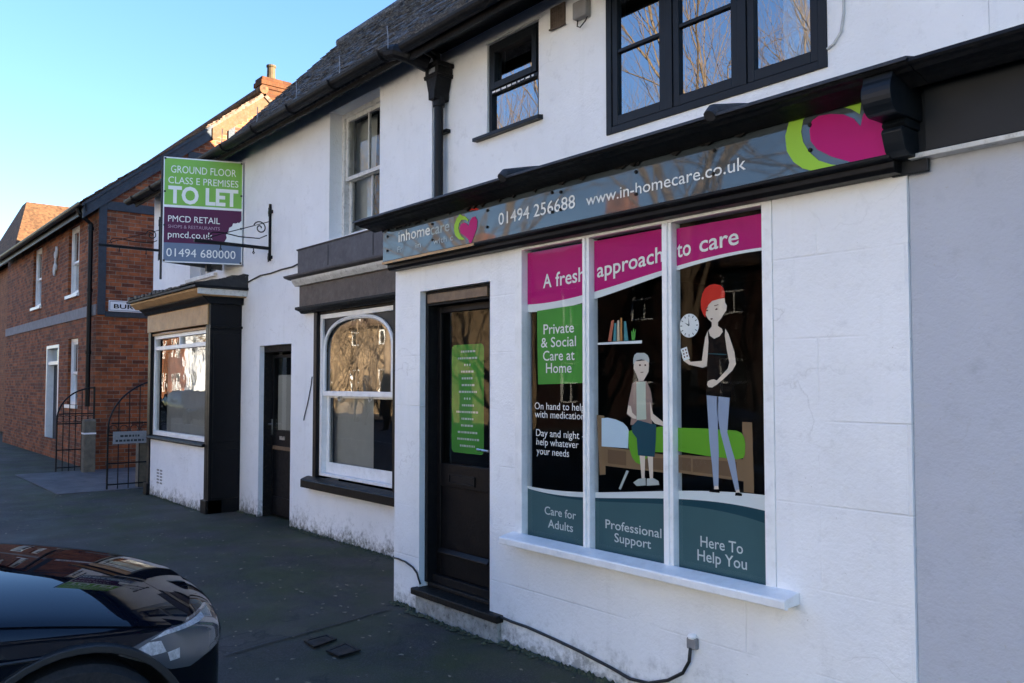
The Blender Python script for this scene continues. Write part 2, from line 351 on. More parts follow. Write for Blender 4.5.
    def build(s, name, m, parent=None, bevel=0, smooth=False, recalc=True):
        me = bpy.data.meshes.new(name)
        vs = np.array(s.v, float); off = Vector((0,0,0))
        if parent is None:
            lo, hi = vs.min(0), vs.max(0); off = Vector(((lo[0]+hi[0])/2, (lo[1]+hi[1])/2, lo[2])); vs = vs - np.array(off)
        me.from_pydata([tuple(v) for v in vs], [], s.f)
        if recalc and max(np.ptp(vs, axis=0)[1], 0) > 1e-6:
            bm = bmesh.new(); bm.from_mesh(me); bmesh.ops.recalc_face_normals(bm, faces=bm.faces); bm.to_mesh(me); bm.free()
        uv = me.uv_layers.new(name='UVMap')
        for p in me.polygons:
            n = p.normal
            for li in p.loop_indices:
                co = me.vertices[me.loops[li].vertex_index].co + off
                if abs(n.z) > .8: q = (co.x, co.y)
                elif abs(n.x) > abs(n.y): q = (co.y, co.z)
                else: q = (co.x, co.z)
                uv.data[li].uv = q
        if smooth: me.shade_smooth()
        me.materials.append(M[m] if isinstance(m, str) else m)
        o = bpy.data.objects.new(name, me); COL.objects.link(o)
        if parent is not None: attach(o, parent)
        else: o.location = off
        if bevel:
            b = o.modifiers.new('bevel', 'BEVEL'); b.width = bevel; b.segments = 2; b.limit_method = 'ANGLE'
        return o

def attach(o, parent):
    o.parent = parent
    if 'root_at' in parent: o.location = -Vector(parent['root_at'])
ROOTS = {}
def thing(name, label, cat, loc, group=None):
    o = bpy.data.objects.new(name, None); COL.objects.link(o); o.location = loc; o.empty_display_size = .2
    o['label'] = label; o['category'] = cat
    if group: o['group'] = group
    o['root_at'] = tuple(loc); ROOTS[o.name] = o
    return o
def tag(o, label, cat, group=None):
    o['label'] = label; o['category'] = cat
    if group: o['group'] = group
    return o
def struct(o, kind='structure'): o['kind'] = kind; return o
def dup(root, delta, label, group=None):
    r = root.copy(); COL.objects.link(r); r.location = root.location + Vector(delta); r['label'] = label
    if group: r['group'] = group
    for ch in list(root.children):
        c = ch.copy(); COL.objects.link(c); c.parent = r
        for g in ch.children:
            d = g.copy(); COL.objects.link(d); d.parent = c
    return r

def text_mesh(body, bold=0.0, spacing=1.0):
    cu = bpy.data.curves.new('lettering', 'FONT'); cu.body = body; cu.size = 1; cu.resolution_u = 3; cu.offset = bold; cu.space_character = spacing
    ob = bpy.data.objects.new('lettering', cu); COL.objects.link(ob)
    dg = bpy.context.evaluated_depsgraph_get(); me = bpy.data.meshes.new_from_object(ob.evaluated_get(dg))
    vs = [(v.co.x, v.co.y) for v in me.vertices]; fs = [tuple(p.vertices) for p in me.polygons]
    bpy.data.objects.remove(ob); bpy.data.curves.remove(cu); bpy.data.meshes.remove(me)
    return vs, fs
CAPH = .729
def letters(mb, body, x0, x1, z0, cap, y, bold=0.0, fn=None, mapf=None, spacing=1.0):
    """lettering between x0 and x1, baseline z0, capital height cap, standing at depth y (or through mapf)"""
    vs, fs = text_mesh(body, bold, spacing)
    lo = min(v[0] for v in vs); hi = max(v[0] for v in vs); sx = (x1-x0)/(hi-lo); sz = cap/CAPH
    out = []
    for u, v in vs:
        X = x0+(u-lo)*sx; Z = z0+v*sz
        if fn: Z += fn(X)
        out.append(mapf(X, Z) if mapf else (X, y, Z))
    mb.add(out, fs)
def pxletters(mb, body, pl, pr, cap_px, y, bold=0.0, fn=None):
    a = at(*pl, y); b = at(*pr, y); mid = at((pl[0]+pr[0])/2, (pl[1]+pr[1])/2, y); top = at((pl[0]+pr[0])/2, (pl[1]+pr[1])/2-cap_px, y)
    letters(mb, body, a.x, b.x, (a.z+b.z)/2 if fn is None else 0, top.z-mid.z, y, bold, fn)
def pxpoly(pts, y, s=1.0, ox=0, oy=0):
    return [(p.x, p.z) for p in (at(x/s+ox, yy/s+oy, y) for x, yy in pts)]
def arc(cx, cz, r, a0, a1, n):
    return [(cx+r*math.cos(R(a0+(a1-a0)*k/n)), cz+r*math.sin(R(a0+(a1-a0)*k/n))) for k in range(n+1)]

# ------------------------------------------------------------------ ground
g = MB(); g.quad((-300,-300,-.13),(300,-300,-.13),(300,300,-.13),(-300,300,-.13)); struct(g.build('ground', 'road'))
g = MB().box(-140, 60, -14.2, -7.0, -.128, -.12); struct(g.build('road', 'road'))
# forecourt pavement, gently uneven
def pavement():
    mb = MB(); nx, ny = 120, 30; rnd = random.Random(3)
    xs = [-60+i*(75/nx) for i in range(nx+1)]; ys = [-6.85+j*(8.0/ny) for j in range(ny+1)]
    for x in xs:
        for y in ys: mb.v.append((x, y, .006*math.sin(x*1.7+y)+.004*math.sin(y*3.1-x*.6)-.006))
    for i in range(nx):
        for j in range(ny):
            a = i*(ny+1)+j; mb.f.append((a, a+ny+1, a+ny+2, a+1))
    return struct(mb.build('pavement', 'asphalt', smooth=True))
pavement()
mb = MB().box(-60, 15, -7.0, -6.85, -.12, .004); struct(mb.build('kerb', 'kerb', bevel=.015))
mb = MB().box(-140, 60, -17, -14.2, -.12, -.005); struct(mb.build('far_pavement', 'concrete'))
mb = MB()
for k in range(3):                                       # passage slabs between the white and the brick house
    mb.box(-17.2, -13.75, -.62+k*3.0, -.62+k*3.0+2.99, .0, .010+.0005*k)
struct(mb.build('passage_path', 'concrete'))
mb = MB()
p0 = [(-5.02,-1.47), (-5.08,-1.2), (-5.12,-.93), (-5.17,-.62), (-5.235,-.32), (-5.26,-.16)]
for i in range(len(p0)-1):
    (xa, ya), (xb, yb) = p0[i], p0[i+1]
    mb.quad((xa-.011,ya,.0065),(xa+.011,ya,.0065),(xb+.010,yb,.0065),(xb-.010,yb,.0065))
struct(mb.build('asphalt_joint', 'trim'))
# two small service covers
def cover(pts, label):
    c = [Vector((x, y, 0)) for x, y in pts]; ce = sum(c, Vector())/4
    t = thing('service_cover', label, 'drain cover', (ce.x, ce.y, 0), 'service covers in the pavement')
    mb = MB(); mi = MB()
    for k in range(4):
        a, b = c[k], c[(k+1)%4]; ai, bi = a.lerp(ce, .22), b.lerp(ce, .22)
        mb.add([(a.x,a.y,.002),(b.x,b.y,.002),(b.x,b.y,.012),(a.x,a.y,.012),(ai.x,ai.y,.002),(bi.x,bi.y,.002),(bi.x,bi.y,.012),(ai.x,ai.y,.012)],
               [(0,1,2,3),(3,2,6,7),(7,6,5,4)])
    mi.add([(p.lerp(ce, .26).x, p.lerp(ce, .26).y, .009) for p in c], [(0,1,2,3)])
    for k in range(3):
        a, b = c[0].lerp(c[1], .3+.2*k), c[3].lerp(c[2], .3+.2*k); a = a.lerp(b, .25); b = b.lerp(a, .33)
        d = (b-a).normalized().cross(Vector((0,0,1)))*.006
        mi.add([tuple(a-d+Vector((0,0,.0125))), tuple(a+d+Vector((0,0,.0125))), tuple(b+d+Vector((0,0,.0125))), tuple(b-d+Vector((0,0,.0125)))], [(0,1,2,3)])
    mb.build('cover_frame', 'iron', t); mi.build('cover_lid', 'trim', t)
cover([(-4.96,-.98), (-4.80,-.99), (-4.86,-.80), (-4.985,-.80)], 'small dark iron service cover in the pavement, nearer the parked car')
cover([(-4.69,-.965), (-4.545,-.955), (-4.565,-.795), (-4.755,-.79)], 'small dark iron service cover in the pavement, nearer the doorstep')
# leaves and litter
mb = MB(); rnd = random.Random(11)
for k in range(420):
    x = rnd.uniform(-14, -2.5); y = -abs(rnd.gauss(0, .9))-.02 if rnd.random() < .55 else rnd.uniform(-3.2, -.1)
    if x < -5.5 and rnd.random() < .5: y += .8
    if x > -5.5 and y > -.05: y = -.06
    s_ = rnd.uniform(.006, .017)*(1.5 if rnd.random() < .12 else 1); a = rnd.uniform(0, 6.28); z = .008
    pts = []
    for q, rr in ((0, 1.5), (1.0, .8), (2.3, .9), (3.14, 1.4), (4.1, .8), (5.3, .8)):
        pts.append((x+math.cos(a+q)*rr*s_, y+math.sin(a+q)*rr*s_*.8, z+rnd.uniform(0, .006)))
    mb.quad(*pts)
o = mb.build('fallen_leaves', 'leafm'); o['kind'] = 'stuff'
# moss and grime where the walls meet the pavement
mb = MB(); rnd = random.Random(17)
def grime(x0, x1, y, n):
    for k in range(n):
        x = rnd.uniform(x0, x1); d = abs(rnd.gauss(0, .035)); s_ = rnd.uniform(.008, .026); h = s_*rnd.uniform(.4, 1.1)*(1 if d < .04 else .5)
        yy = y-d-.004; q = [(x+math.cos(a_)*s_*rnd.uniform(.7, 1.3), yy+math.sin(a_)*s_*.8*rnd.uniform(.7, 1.3), .0) for a_ in (0, 1.25, 2.5, 3.7, 5.0)]
        b_ = len(mb.v); mb.v += q+[(x, yy, h)]
        for j in range(5): mb.f.append((b_+j, b_+(j+1) % 5, b_+5))
grime(-4.15, -1.6, 0, 420); grime(-5.45, -5.15, 0, 40); grime(-9.0, -5.5, .82, 420); grime(-10.5, -9.95, .82, 80); grime(-12.9, -10.6, .45, 160); grime(-5.15, -4.15, -.05, 90)
o = mb.build('moss', 'moss'); o['kind'] = 'stuff'

# ------------------------------------------------------------------ roofs
def tiled_slope(mb, x0, x1, y0, z0, y1, z1, tw=.165, gauge=.10, th=.014, seed=1, jit=.010):
    rnd = random.Random(seed); L = math.hypot(y1-y0, z1-z0); dy, dz = (y1-y0)/L, (z1-z0)/L; ny, nz = -dz, dy
    if nz < 0: ny, nz = -ny, -nz
    rows = int(L/gauge)+1
    for r in range(rows):
        s0 = r*gauge; s1 = min(s0+gauge*1.5, L+.02); x = x0 - (tw/2 if r % 2 else 0)
        while x < x1:
            a, b = max(x, x0)+.001, min(x+tw-.004, x1)
            if b-a > .02:
                h0 = .026+rnd.uniform(-jit, jit); h1 = .008; d = rnd.uniform(-jit, jit)*1.2; k = rnd.uniform(-jit, jit)*.6
                P = lambda xx, s_, h: (xx, y0+dy*s_+ny*h, z0+dz*s_+nz*h)
                mb.add([P(a,s0+d,h0-th),P(b,s0+d,h0-th+k),P(b,s1,h1-th),P(a,s1,h1-th),P(a,s0+d,h0),P(b,s0+d,h0+k),P(b,s1,h1),P(a,s1,h1)],
                       [(4,5,6,7),(0,1,5,4),(0,4,7,3),(1,2,6,5)])
            x += tw
def plain_slope(mb, x0, x1, y0, z0, y1, z1, th=.06):
    L = math.hypot(y1-y0, z1-z0); ny, nz = -(z1-z0)/L, (y1-y0)/L
    if nz < 0: ny, nz = -ny, -nz
    mb.prism_x([(y0,z0),(y1,z1),(y1-ny*th,z1-nz*th),(y0-ny*th,z0-nz*th)], x0, x1)
def half_gutter(mb, x0, x1, y, z, r=.06):
    pts = [(y+r*math.cos(R(a)), z+r*math.sin(R(a))) for a in range(180, 361, 20)]; inn = [(y+(r-.006)*math.cos(R(a)), z+(r-.006)*math.sin(R(a))) for a in range(360, 179, -20)]
    mb.prism_x(pts+inn, x0, x1)

# ================================================================== WHITE SHOP BUILDING (right)
UP = .92                                   # upper wall face
SB = thing('shop_building', 'white painted two storey shop building with black canopy ledge and three pane shopfront window', 'building', (-3.5, 1.2, 0))
MB().wall(-5.46, -1.545, 0, 2.78, 0, .14, [(-5.12,-4.29,0,2.325), (-4.03,-2.17,.66,2.512)]).build('shopfront_wall', 'wall_shop', SB, bevel=.006)
MB().wall(-6.17, -1.55, 2.5, 4.75, UP, .2, [(-5.49,-4.83,3.75,4.54), (-4.09,-2.39,3.43,4.62)]).build('upper_wall', 'wall_up', SB, bevel=.006)
MB().box(-5.459, -5.30, .141, .82, 0, 2.78).build('side_wall', 'wall_old', SB)
mb = MB().box(-5.29, -1.6, 3.6, 3.7, 0, 2.75); mb.box(-5.29, -5.2, .15, 3.6, 0, 2.75); mb.box(-1.65, -1.56, .15, 3.6, 0, 2.75); mb.box(-5.2, -1.65, .15, 3.6, 2.65, 2.75); mb.box(-5.2, -1.65, .15, 3.6, 0, .05)
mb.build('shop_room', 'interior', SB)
mb = MB().box(-6.1, -1.6, 3.6, 3.7, 2.9, 4.7); mb.box(-6.1, -6.0, 1.13, 3.6, 2.9, 4.7); mb.box(-1.7, -1.6, 1.13, 3.6, 2.9, 4.7); mb.box(-6., -1.7, 1.13, 3.6, 4.65, 4.7); mb.box(-6., -1.7, 1.13, 3.6, 2.86, 2.9)
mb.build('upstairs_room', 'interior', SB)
# canopy ledge: moulded timber edge with lead on top
prof = [(-.292,2.872),(-.296,2.858),(-.288,2.850),(-.262,2.847),(-.245,2.838),(-.20,2.836),(-.165,2.828),(-.128,2.815),(-.110,2.815),(-.110,2.862),(.90,3.10),(.90,3.135)]
mb = MB().prism_x(prof, -5.58, -1.40); rnd = random.Random(21)
for k in range(38):                                        # flaking paint under the ledge, part of its surface
    x = -5.5+3.6*rnd.random()**1.3; ww = rnd.uniform(.010, .045); h = rnd.uniform(.005, .022)
    mb.prism_y([(x-ww,2.820),(x-ww*.6,2.815-h*.7),(x-ww*.1,2.815-h),(x+ww*.4,2.815-h*.5),(x+ww,2.820)], -.126+rnd.uniform(0,.01), -.112)
mb.build('canopy_ledge', 'black_old', SB)
mb = MB()
mb.prism_x([(-.306,2.862),(-.302,2.880),(.88,3.152),(.88,3.14),(-.296,2.871)], -5.60, -1.40)
for x in (-3.79, -2.29):                                   # lead rolls with upturned ends
    mb.tube([(x,-.312,2.868),(x,-.285,2.895),(x,-.1,2.945),(x,.5,3.08),(x,.88,3.165)], [.03,.034,.03,.026,.026], 10)
mb.build('lead_cover', 'lead', SB, bevel=.003)
mb = MB().box(-5.47, -1.56, -.062, -.002, 2.575, 2.86)
mb.prism_x([(-.002,2.505),(-.075,2.505),(-.088,2.525),(-.088,2.548),(-.125,2.556),(-.125,2.572),(-.002,2.572)], -5.44, -1.555)
mb.build('fascia_box', 'black', SB, bevel=.003)
MB().box(-5.445, -4.3, -.131, -.1255, 2.549, 2.566).build('fascia_strip', 'tan', SB)
# console bracket at the party line
mb = MB()
up = [(-.02,2.86)]+[(-.27+.0,2.86)]+[(-.225+.068*math.cos(R(a)), 2.775+.078*math.sin(R(a))) for a in range(140, 271, 13)]+[(-.16,2.70),(-.02,2.70)]
mb.prism_x(up, -1.585, -1.468)
mb.prism_x([(-.02,2.70),(-.135,2.70),(-.15,2.682),(-.125,2.665),(-.02,2.665)], -1.575, -1.478)
mb.prism_x([(-.02,2.664),(-.158,2.664),(-.168,2.648),(-.150,2.605),(-.135,2.575),(-.105,2.556),(-.02,2.556)], -1.568, -1.485)
mb.box(-1.60, -1.45, -.018, .0, 2.50, 2.86)
mb.build('console_bracket', 'anth', SB, bevel=.004)
# ---- shop window
SW = MB(); fy0, fy1 = -.006, .075
SW.box(-4.03, -3.964, fy0, fy1, .665, 2.512); SW.box(-2.226, -2.172, fy0, fy1, .665, 2.512)
SW.box(-3.964, -2.226, fy0, fy1, 2.490, 2.512); SW.box(-3.964, -2.226, .0, fy1, .665, .690)
for a, b in ((-3.426, -3.374), (-2.834, -2.770)):
    SW.prism_x([(0,0)]*0+[(.0,.690),(.0,2.49),(fy1,2.49),(fy1,.690)], a, b); SW.box(a+.012, b-.020, -.014, -.0005, .691, 2.489)
SW = SW.build('shop_window', 'white', SB, bevel=.003)
MB().prism_x([(.0,.712),(-.012,.712),(-.118,.694),(-.122,.686),(-.122,.652),(-.095,.644),(-.095,.655),(.0,.655)], -4.050, -2.055).build('window_sill', 'white', SW, bevel=.004)
PY = .040
PANES = ((-3.964,-3.426), (-3.374,-2.834), (-2.770,-2.226))
for a, b in PANES: MB().sheet([(a,.690),(b,.690),(b,2.490),(a,2.490)], PY).build('window_pane', 'glass', SW)
D0 = PY+.006; D1 = PY+.0045; D2 = PY+.003; D3 = PY+.0018
def interp(tab, x):
    for (xa, za), (xb, zb) in zip(tab, tab[1:]):
        if x <= xb: return za+(zb-za)*(x-xa)/(xb-xa)
    return tab[-1][1]
def smooth(tab):                                           # quadratic-ish curve through measured heights
    xs = np.array([p[0] for p in tab]); zs = np.array([p[1] for p in tab]); c = np.polyfit(xs, zs, 3); return lambda x: float(np.polyval(c, x))
f_mag = smooth([(-3.975,2.148),(-3.75,2.150),(-3.471,2.166),(-3.384,2.178),(-2.869,2.252),(-2.779,2.264),(-2.251,2.298)])
f_whi = smooth([(-3.975,2.100),(-3.471,2.122),(-3.384,2.136),(-2.869,2.225),(-2.779,2.240),(-2.251,2.284)])
f_txt = smooth([(-3.823,2.240),(-3.463,2.250),(-3.356,2.262),(-2.873,2.300),(-2.772,2.306),(-2.388,2.332)])
f_s1 = smooth([(-3.947,1.002),(-3.453,1.015),(-3.356,1.022),(-2.858,1.085),(-2.772,1.085),(-2.245,1.120)])
f_s2 = smooth([(-3.947,.985),(-3.453,.985),(-3.356,.990),(-2.858,1.042),(-2.772,1.046),(-2.245,1.045)])
f_s3 = smooth([(-3.947,.985),(-3.453,.968),(-3.356,.970),(-2.858,1.012),(-2.772,1.015),(-2.245,.985)])
def band(mb, x0, x1, lo, hi, y, n=14):
    xs = [x0+(x1-x0)*k/n for k in range(n+1)]
    mb.sheet([(x, lo(x)) for x in xs]+[(x, hi(x)) for x in reversed(xs)], y)
bm_, bw_, bx_, bt_, bd_ = MB(), MB(), MB(), MB(), MB()
for a, b in PANES:
    top = 2.462 if a > -3 else 2.475
    band(bm_, a, b, f_mag, lambda x: top, D0); band(bw_, a, b, f_whi, f_mag, D0)
    band(bx_, a, b, f_s2, f_s1, D0); band(bd_, a, b, f_s3, f_s2, D0); band(bt_, a, b, lambda x: .692, f_s3, D0)
bm_.build('banner_vinyl', 'magenta', SW); bw_.build('swoosh_vinyl', 'vwhite', SW); bx_.build('swoosh_vinyl', 'vwhite', SW); bt_.build('teal_vinyl', 'teal', SW); bd_.build('dark_swoosh_vinyl', 'teald', SW)
lt = MB()
for body, pl, pr in (('A', 543, 551.5), ('fresh', 555.5, 584.5), ('approach', 597, 663), ('to', 677, 691), ('care', 699.5, 739)):
    lt = MB(); a, b = at(pl, 270, D2), at(pr, 270, D2); letters(lt, body, a.x, b.x, 0, .088, D2, .012, f_txt); lt.build('slogan_lettering', 'vtext', SW)
MB().sheet(pxpoly([(537,311),(582,304),(583,383),(538,384.5)], D0-.0004), D0-.0004).build('green_vinyl', 'green', SW)
for body, l, r, b, cap in (('Private',543.5,574,333.5,10.5),('& Social',541,576,347,10.5),('Care at',543,574.5,360.5,10.5),('Home',546,571.5,373,10.5)):
    lt = MB(); pxletters(lt, body, (l, b), (r, b-.5), cap, D2, .006); lt.build('panel_lettering', 'vtext', SW)
for body, l, r, b, cap in (('On hand to help',534.6,585,410.0,7.5),('with medication',534.8,584.5,418.5,7.5),('Day and night -',536,584,437.5,7.5),('help whatever',536.5,578.5,446.5,7.5),('your needs',536.5,569,455.5,7.5)):
    lt = MB(); pxletters(lt, body, (l, b-.8), (r, b+.8), cap, D2, .004); lt.build('panel_lettering', 'vtext', SW)
for body, l, r, bl, br, cap in (('Care for',544.6,576,515.5,518.0,8.5),('Adults',548,573,528.2,531.3,8.8),('Professional',605.5,661.5,529.0,537.0,9.5),('Support',614.5,651,542.5,548.0,9.5),('Here To',700.5,743,548.0,552.5,11.5),('Help You',697.5,747,560.5,569.5,11.8)):
    lt = MB(); pxletters(lt, body, (l, bl), (r, br), cap, D2, .007); lt.build('service_lettering', 'vtextt', SW)
# figures printed on the panes
def fig(name, m, y, s, ox, oy, *polys):
    for p in polys: MB().sheet(pxpoly(p, y, s, ox, oy), y).build(name, m, SW)
A = (4.879, 640, 260); B = (4.55, 640, 360); C_ = (6.83, 590, 300); D_ = (6.21, 590, 390)
fig('bed_frame', 'bedwood', D0, *B, [(172,430),(470,452),(472,552),(172,512)], [(465,282),(510,284),(519,606),(472,600)])
fig('bed_frame', 'bedwood', D0, *D_, [(42,155),(88,160),(97,525),(60,528)], [(90,350),(466,402),(466,515),(92,470)])
fig('bed_drawer', 'bedwood2', D1, *B, [(180,442),(232,448),(232,508),(180,500)], [(240,449),(330,455),(330,520),(240,509)], [(345,457),(440,464),(440,535),(345,522)])
fig('bed_drawer', 'bedwood2', D1, *D_, [(110,368),(225,382),(225,470),(110,455)], [(320,420),(460,425),(460,500),(320,485)])
fig('duvet', 'lime', D1-.0004, *B, [(172,308),(300,312),(440,322),(462,332),(474,352),(479,385),(477,430),(470,446),(445,452),(300,436),(172,415)])
fig('duvet', 'lime', D1-.0004, *D_, [(238,255),(300,240),(400,232),(466,225),(466,388),(400,385),(330,440),(310,462),(285,450),(262,420),(240,350)])
fig('pillow', 'pillow', D1-.0008, *D_, [(72,175),(110,172),(160,183),(205,203),(230,228),(240,250),(236,362),(72,350)])
fig('woman_hair', 'red', D2, *A, [(297,235),(297,200),(304,165),(318,138),(340,122),(365,117),(392,123),(408,138),(414,160),(414,186),(385,190),(352,200),(333,220),(322,250),(320,282),(306,262)])
fig('woman_skin', 'skin', D1, *A, [(318,235),(345,196),(412,178),(415,208),(424,222),(421,246),(409,262),(396,285),(381,302),(380,322),(400,336),(404,350),(388,372),(362,384),(342,370),(334,345),(350,324),(350,304),(332,288),(318,262)],
    [(330,345),(318,380),(310,430),(302,492),(245,497),(240,510),(305,526),(326,518),(330,470),(334,400)], [(203,470),(213,492),(240,511),(246,496),(232,478),(220,472)],
    [(416,335),(432,362),(448,410),(461,450),(468,508),(450,540),(410,578),(375,607),(352,622),(334,620),(327,608),(331,592),(345,585),(360,582),(375,588),(428,530),(436,500),(424,440),(414,370)])
fig('woman_dress', 'vblack', D1+.0003, *A, [(330,343),(340,372),(352,384),(366,385),(382,376),(394,358),(400,334),(416,338),(420,440),(432,500),(442,560),(446,670),(322,660),(326,560),(332,500),(326,400)])
fig('woman_dress_trim', 'teald', D1-.0010, *A, [(330,455),(422,459),(422,463),(330,459)])
fig('woman_features', 'eye', D3, *A, [(318,236),(332,228),(332,231),(318,240)], [(362,222),(382,216),(383,219),(363,226)], [(322,246),(330,242),(332,249),(324,251)], [(366,240),(376,234),(379,241),(369,245)], [(342,286),(352,283),(356,288),(346,293)])
fig('phone', 'vwhite', D2, *A, [(197,435),(228,423),(243,482),(212,492)])
fig('phone_buttons', 'eye', D3, *A, *[[(x,y),(x+6,y-2),(x+8,y+6),(x+2,y+8)] for x, y in ((206,440),(219,435),(210,455),(223,450),(213,470),(226,465))])
fig('woman_trousers', 'lilac', D1-.0006, *B, [(303,160),(356,166),(354,300),(358,420),(357,575),(336,575),(328,480),(316,370),(309,260)], [(349,165),(408,172),(402,260),(397,330),(413,390),(431,450),(452,592),(434,594),(412,510),(392,430),(366,330),(352,250)])
fig('woman_shoes', 'vblack', D1-.0010, *B, [(334,588),(358,588),(363,594),(362,605),(314,600),(318,591)], [(434,604),(450,603),(464,608),(464,619),(432,617)])
fig('woman_ankles', 'skin', D1-.0008, *B, [(338,573),(356,573),(359,589),(336,589)], [(436,592),(451,590),(456,606),(437,606)])
fig('granny_cardigan', 'skin2', D1-.0012, *D_, [(255,0),(262,-40),(285,-55),(350,-55),(372,-10),(378,10),(386,60),(386,210),(350,212),(290,212),(250,218),(256,172),(228,150),(238,80)])
fig('granny_blouse', 'blouse', D2, *D_, [(288,-50),(345,-52),(346,60),(350,182),(290,186)])
fig('granny_arms', 'skin', D2-.0003, *D_, [(229,145),(238,95),(254,100),(262,140),(288,165),(288,180),(266,176)], [(372,70),(392,148),(456,200),(461,226),(402,208),(378,180)])
fig('granny_skirt', 'skirt', D2-.0006, *D_, [(258,226),(296,186),(380,210),(411,214),(408,320),(401,416),(298,406),(290,300),(262,262)])
fig('granny_legs', 'skin', D1-.0012, *D_, [(308,404),(342,410),(339,548),(320,548)], [(358,412),(391,414),(391,552),(372,552)])
fig('granny_shoes', 'silver', D2, *D_, [(268,575),(300,552),(345,546),(346,592),(290,596)], [(352,550),(395,548),(425,565),(430,590),(352,594)])
fig('granny_face', 'skin', D1-.0012, *C_, [(300,420),(398,410),(402,445),(400,490),(378,530),(366,548),(368,575),(345,600),(324,575),(330,545),(318,508),(298,470)])
fig('granny_hair', 'silver', D2, *C_, [(294,440),(296,400),(303,375),(320,361),(345,362),(372,362),(394,378),(404,402),(404,430),(380,412),(350,405),(318,412)])
fig('granny_features', 'eye', D3, *C_, [(334,440),(346,438),(348,450),(336,452)], [(371,440),(382,438),(384,450),(373,452)], [(345,492),(365,490),(365,495),(346,497)])
fig('walking_stick', 'silver', D1-.0012, *D_, [(226,498),(241,504),(191,619),(178,613)])
fig('wall_shelf', 'vwhite', D1, *C_, [(52,292),(355,276),(354,296),(52,306)])
fig('book_spine', 'red_book', D1, *C_, [(122,283),(146,142),(164,136),(146,282)])
fig('book_spine', 'teal_book', D1, *C_, [(158,282),(166,158),(180,156),(180,281)], [(232,280),(232,147),(246,145),(262,278),(245,279)])
fig('book_spine', 'cream_book', D1, *C_, [(184,281),(186,140),(200,137),(202,281)])
fig('book_spine', 'orange_book', D1, *C_, [(204,281),(207,124),(219,121),(221,280)])
fig('plant_pot', 'green', D1, *C_, [(282,205),(290,225),(297,188),(303,222),(314,196),(310,240),(306,274),(286,275),(282,240)])
# round clock
c = at(240/4.879+640, 320/4.879+260, D1); rc = abs(at(240/4.879+640, 262/4.879+260, D1).z-c.z)
MB().sheet(arc(c.x, c.z, rc, 0, 350, 35), D1).build('clock_face', 'vwhite', SW)
mb = MB()
for k in range(12):
    a = R(30*k); mb.sheet([(c.x+math.cos(a)*rc*q+math.sin(a)*e, c.z+math.sin(a)*rc*q-math.cos(a)*e) for q, e in ((.72,-.0022),(.72,.0022),(.92,.0022),(.92,-.0022))], D2)
for a, q, e in ((R(95), .72, .0035), (R(150), .55, .004)):
    mb.sheet([(c.x+math.sin(a)*e, c.z-math.cos(a)*e), (c.x+math.cos(a)*rc*q, c.z+math.sin(a)*rc*q), (c.x-math.sin(a)*e, c.z+math.cos(a)*e)], D2)
mb.build('clock_hands', 'teald', SW)
# ---- shop door
DR = MB(); dy = .125
DR.box(-5.078, -5.030, dy, dy+.045, .26, 2.215); DR.box(-4.445, -4.36, dy, dy+.045, .26, 2.215)
DR.box(-5.030, -4.445, dy, dy+.045, .26, .42); DR.box(-5.030, -4.445, dy, dy+.045, .90, 1.065); DR.box(-5.030, -4.445, dy, dy+.045, 2.165, 2.215)
DR.box(-5.030, -4.445, dy+.015, dy+.035, .42, .90)
DR.prism_x([(dy-.025,.425),(dy,.455),(dy,.415),(dy-.025,.415)], -5.030, -4.445)
DR = DR.build('shop_door', 'black', SB, bevel=.004)
mb = MB().box(-5.116, -5.080, .045, .16, .20, 2.322); mb.box(-4.358, -4.291, .045, .16, .20, 2.322); mb.box(-5.080, -4.358, .045, .16, 2.217, 2.322); mb.box(-5.080, -4.358, .09, .16, .20, .255)
mb.build('door_frame', 'black_old', DR, bevel=.003)
MB().box(-5.07, -4.36, .030, .0445, 2.235, 2.30).build('door_lintel_board', 'wood_brown', DR, bevel=.002)
MB().sheet([(-5.03,1.065),(-4.445,1.065),(-4.445,2.165),(-5.03,2.165)], dy+.02).build('door_glass', 'glass_door', DR)
def rrect(x0, x1, z0, z1, r):
    return arc(x1-r, z1-r, r, 0, 90, 5)+arc(x0+r, z1-r, r, 90, 180, 5)+arc(x0+r, z0+r, r, 180, 270, 5)+arc(x1-r, z0+r, r, 270, 360, 5)
MB().sheet(rrect(-4.925, -4.545, 1.15, 1.925, .035), dy+.024).build('green_poster', 'green', DR)
mb = MB(); rnd = random.Random(4)
for k in range(15):                                         # small print, too small to read in the photograph
    z = 1.875-k*.048; hw = rnd.uniform(.06, .13)
    if k in (2, 7):
        for j in (-1, 0, 1): mb.sheet(arc(-4.735+j*.03, z, .009, 0, 315, 7), dy+.0225)
        continue
    x = -4.735-hw
    while x < -4.735+hw:
        l_ = rnd.uniform(.010, .03); mb.sheet([(x,z-.007),(x+l_,z-.007),(x+l_,z+.007),(x,z+.007)], dy+.0225); x += l_+.007
mb.build('poster_small_print', 'vtextt', DR)
MB().frame(-4.92, -4.61, .925, .995, .012, dy-.010, dy-.0005).box(-4.90, -4.63, dy-.005, dy-.0005, .940, .982).build('letterbox', 'iron', DR, bevel=.002)
mb = MB().box(-4.425, -4.39, dy-.006, dy, 1.08, 1.24); mb.tube([(-4.408,dy-.005,1.19),(-4.408,dy-.05,1.19),(-4.43,dy-.055,1.192),(-4.52,dy-.055,1.196)], .008, 8)
mb.build('door_handle', 'chrome', DR, smooth=False)
MB().box(-5.15, -4.15, -.055, .30, .118, .166).box(-5.10, -4.30, .06, .12, .166, .20).build('door_step', 'wood_black', SB, bevel=.008)
MB().box(-5.115, -4.17, -.035, .12, -.02, .117).build('step_plinth', 'plinth', SB, bevel=.01)
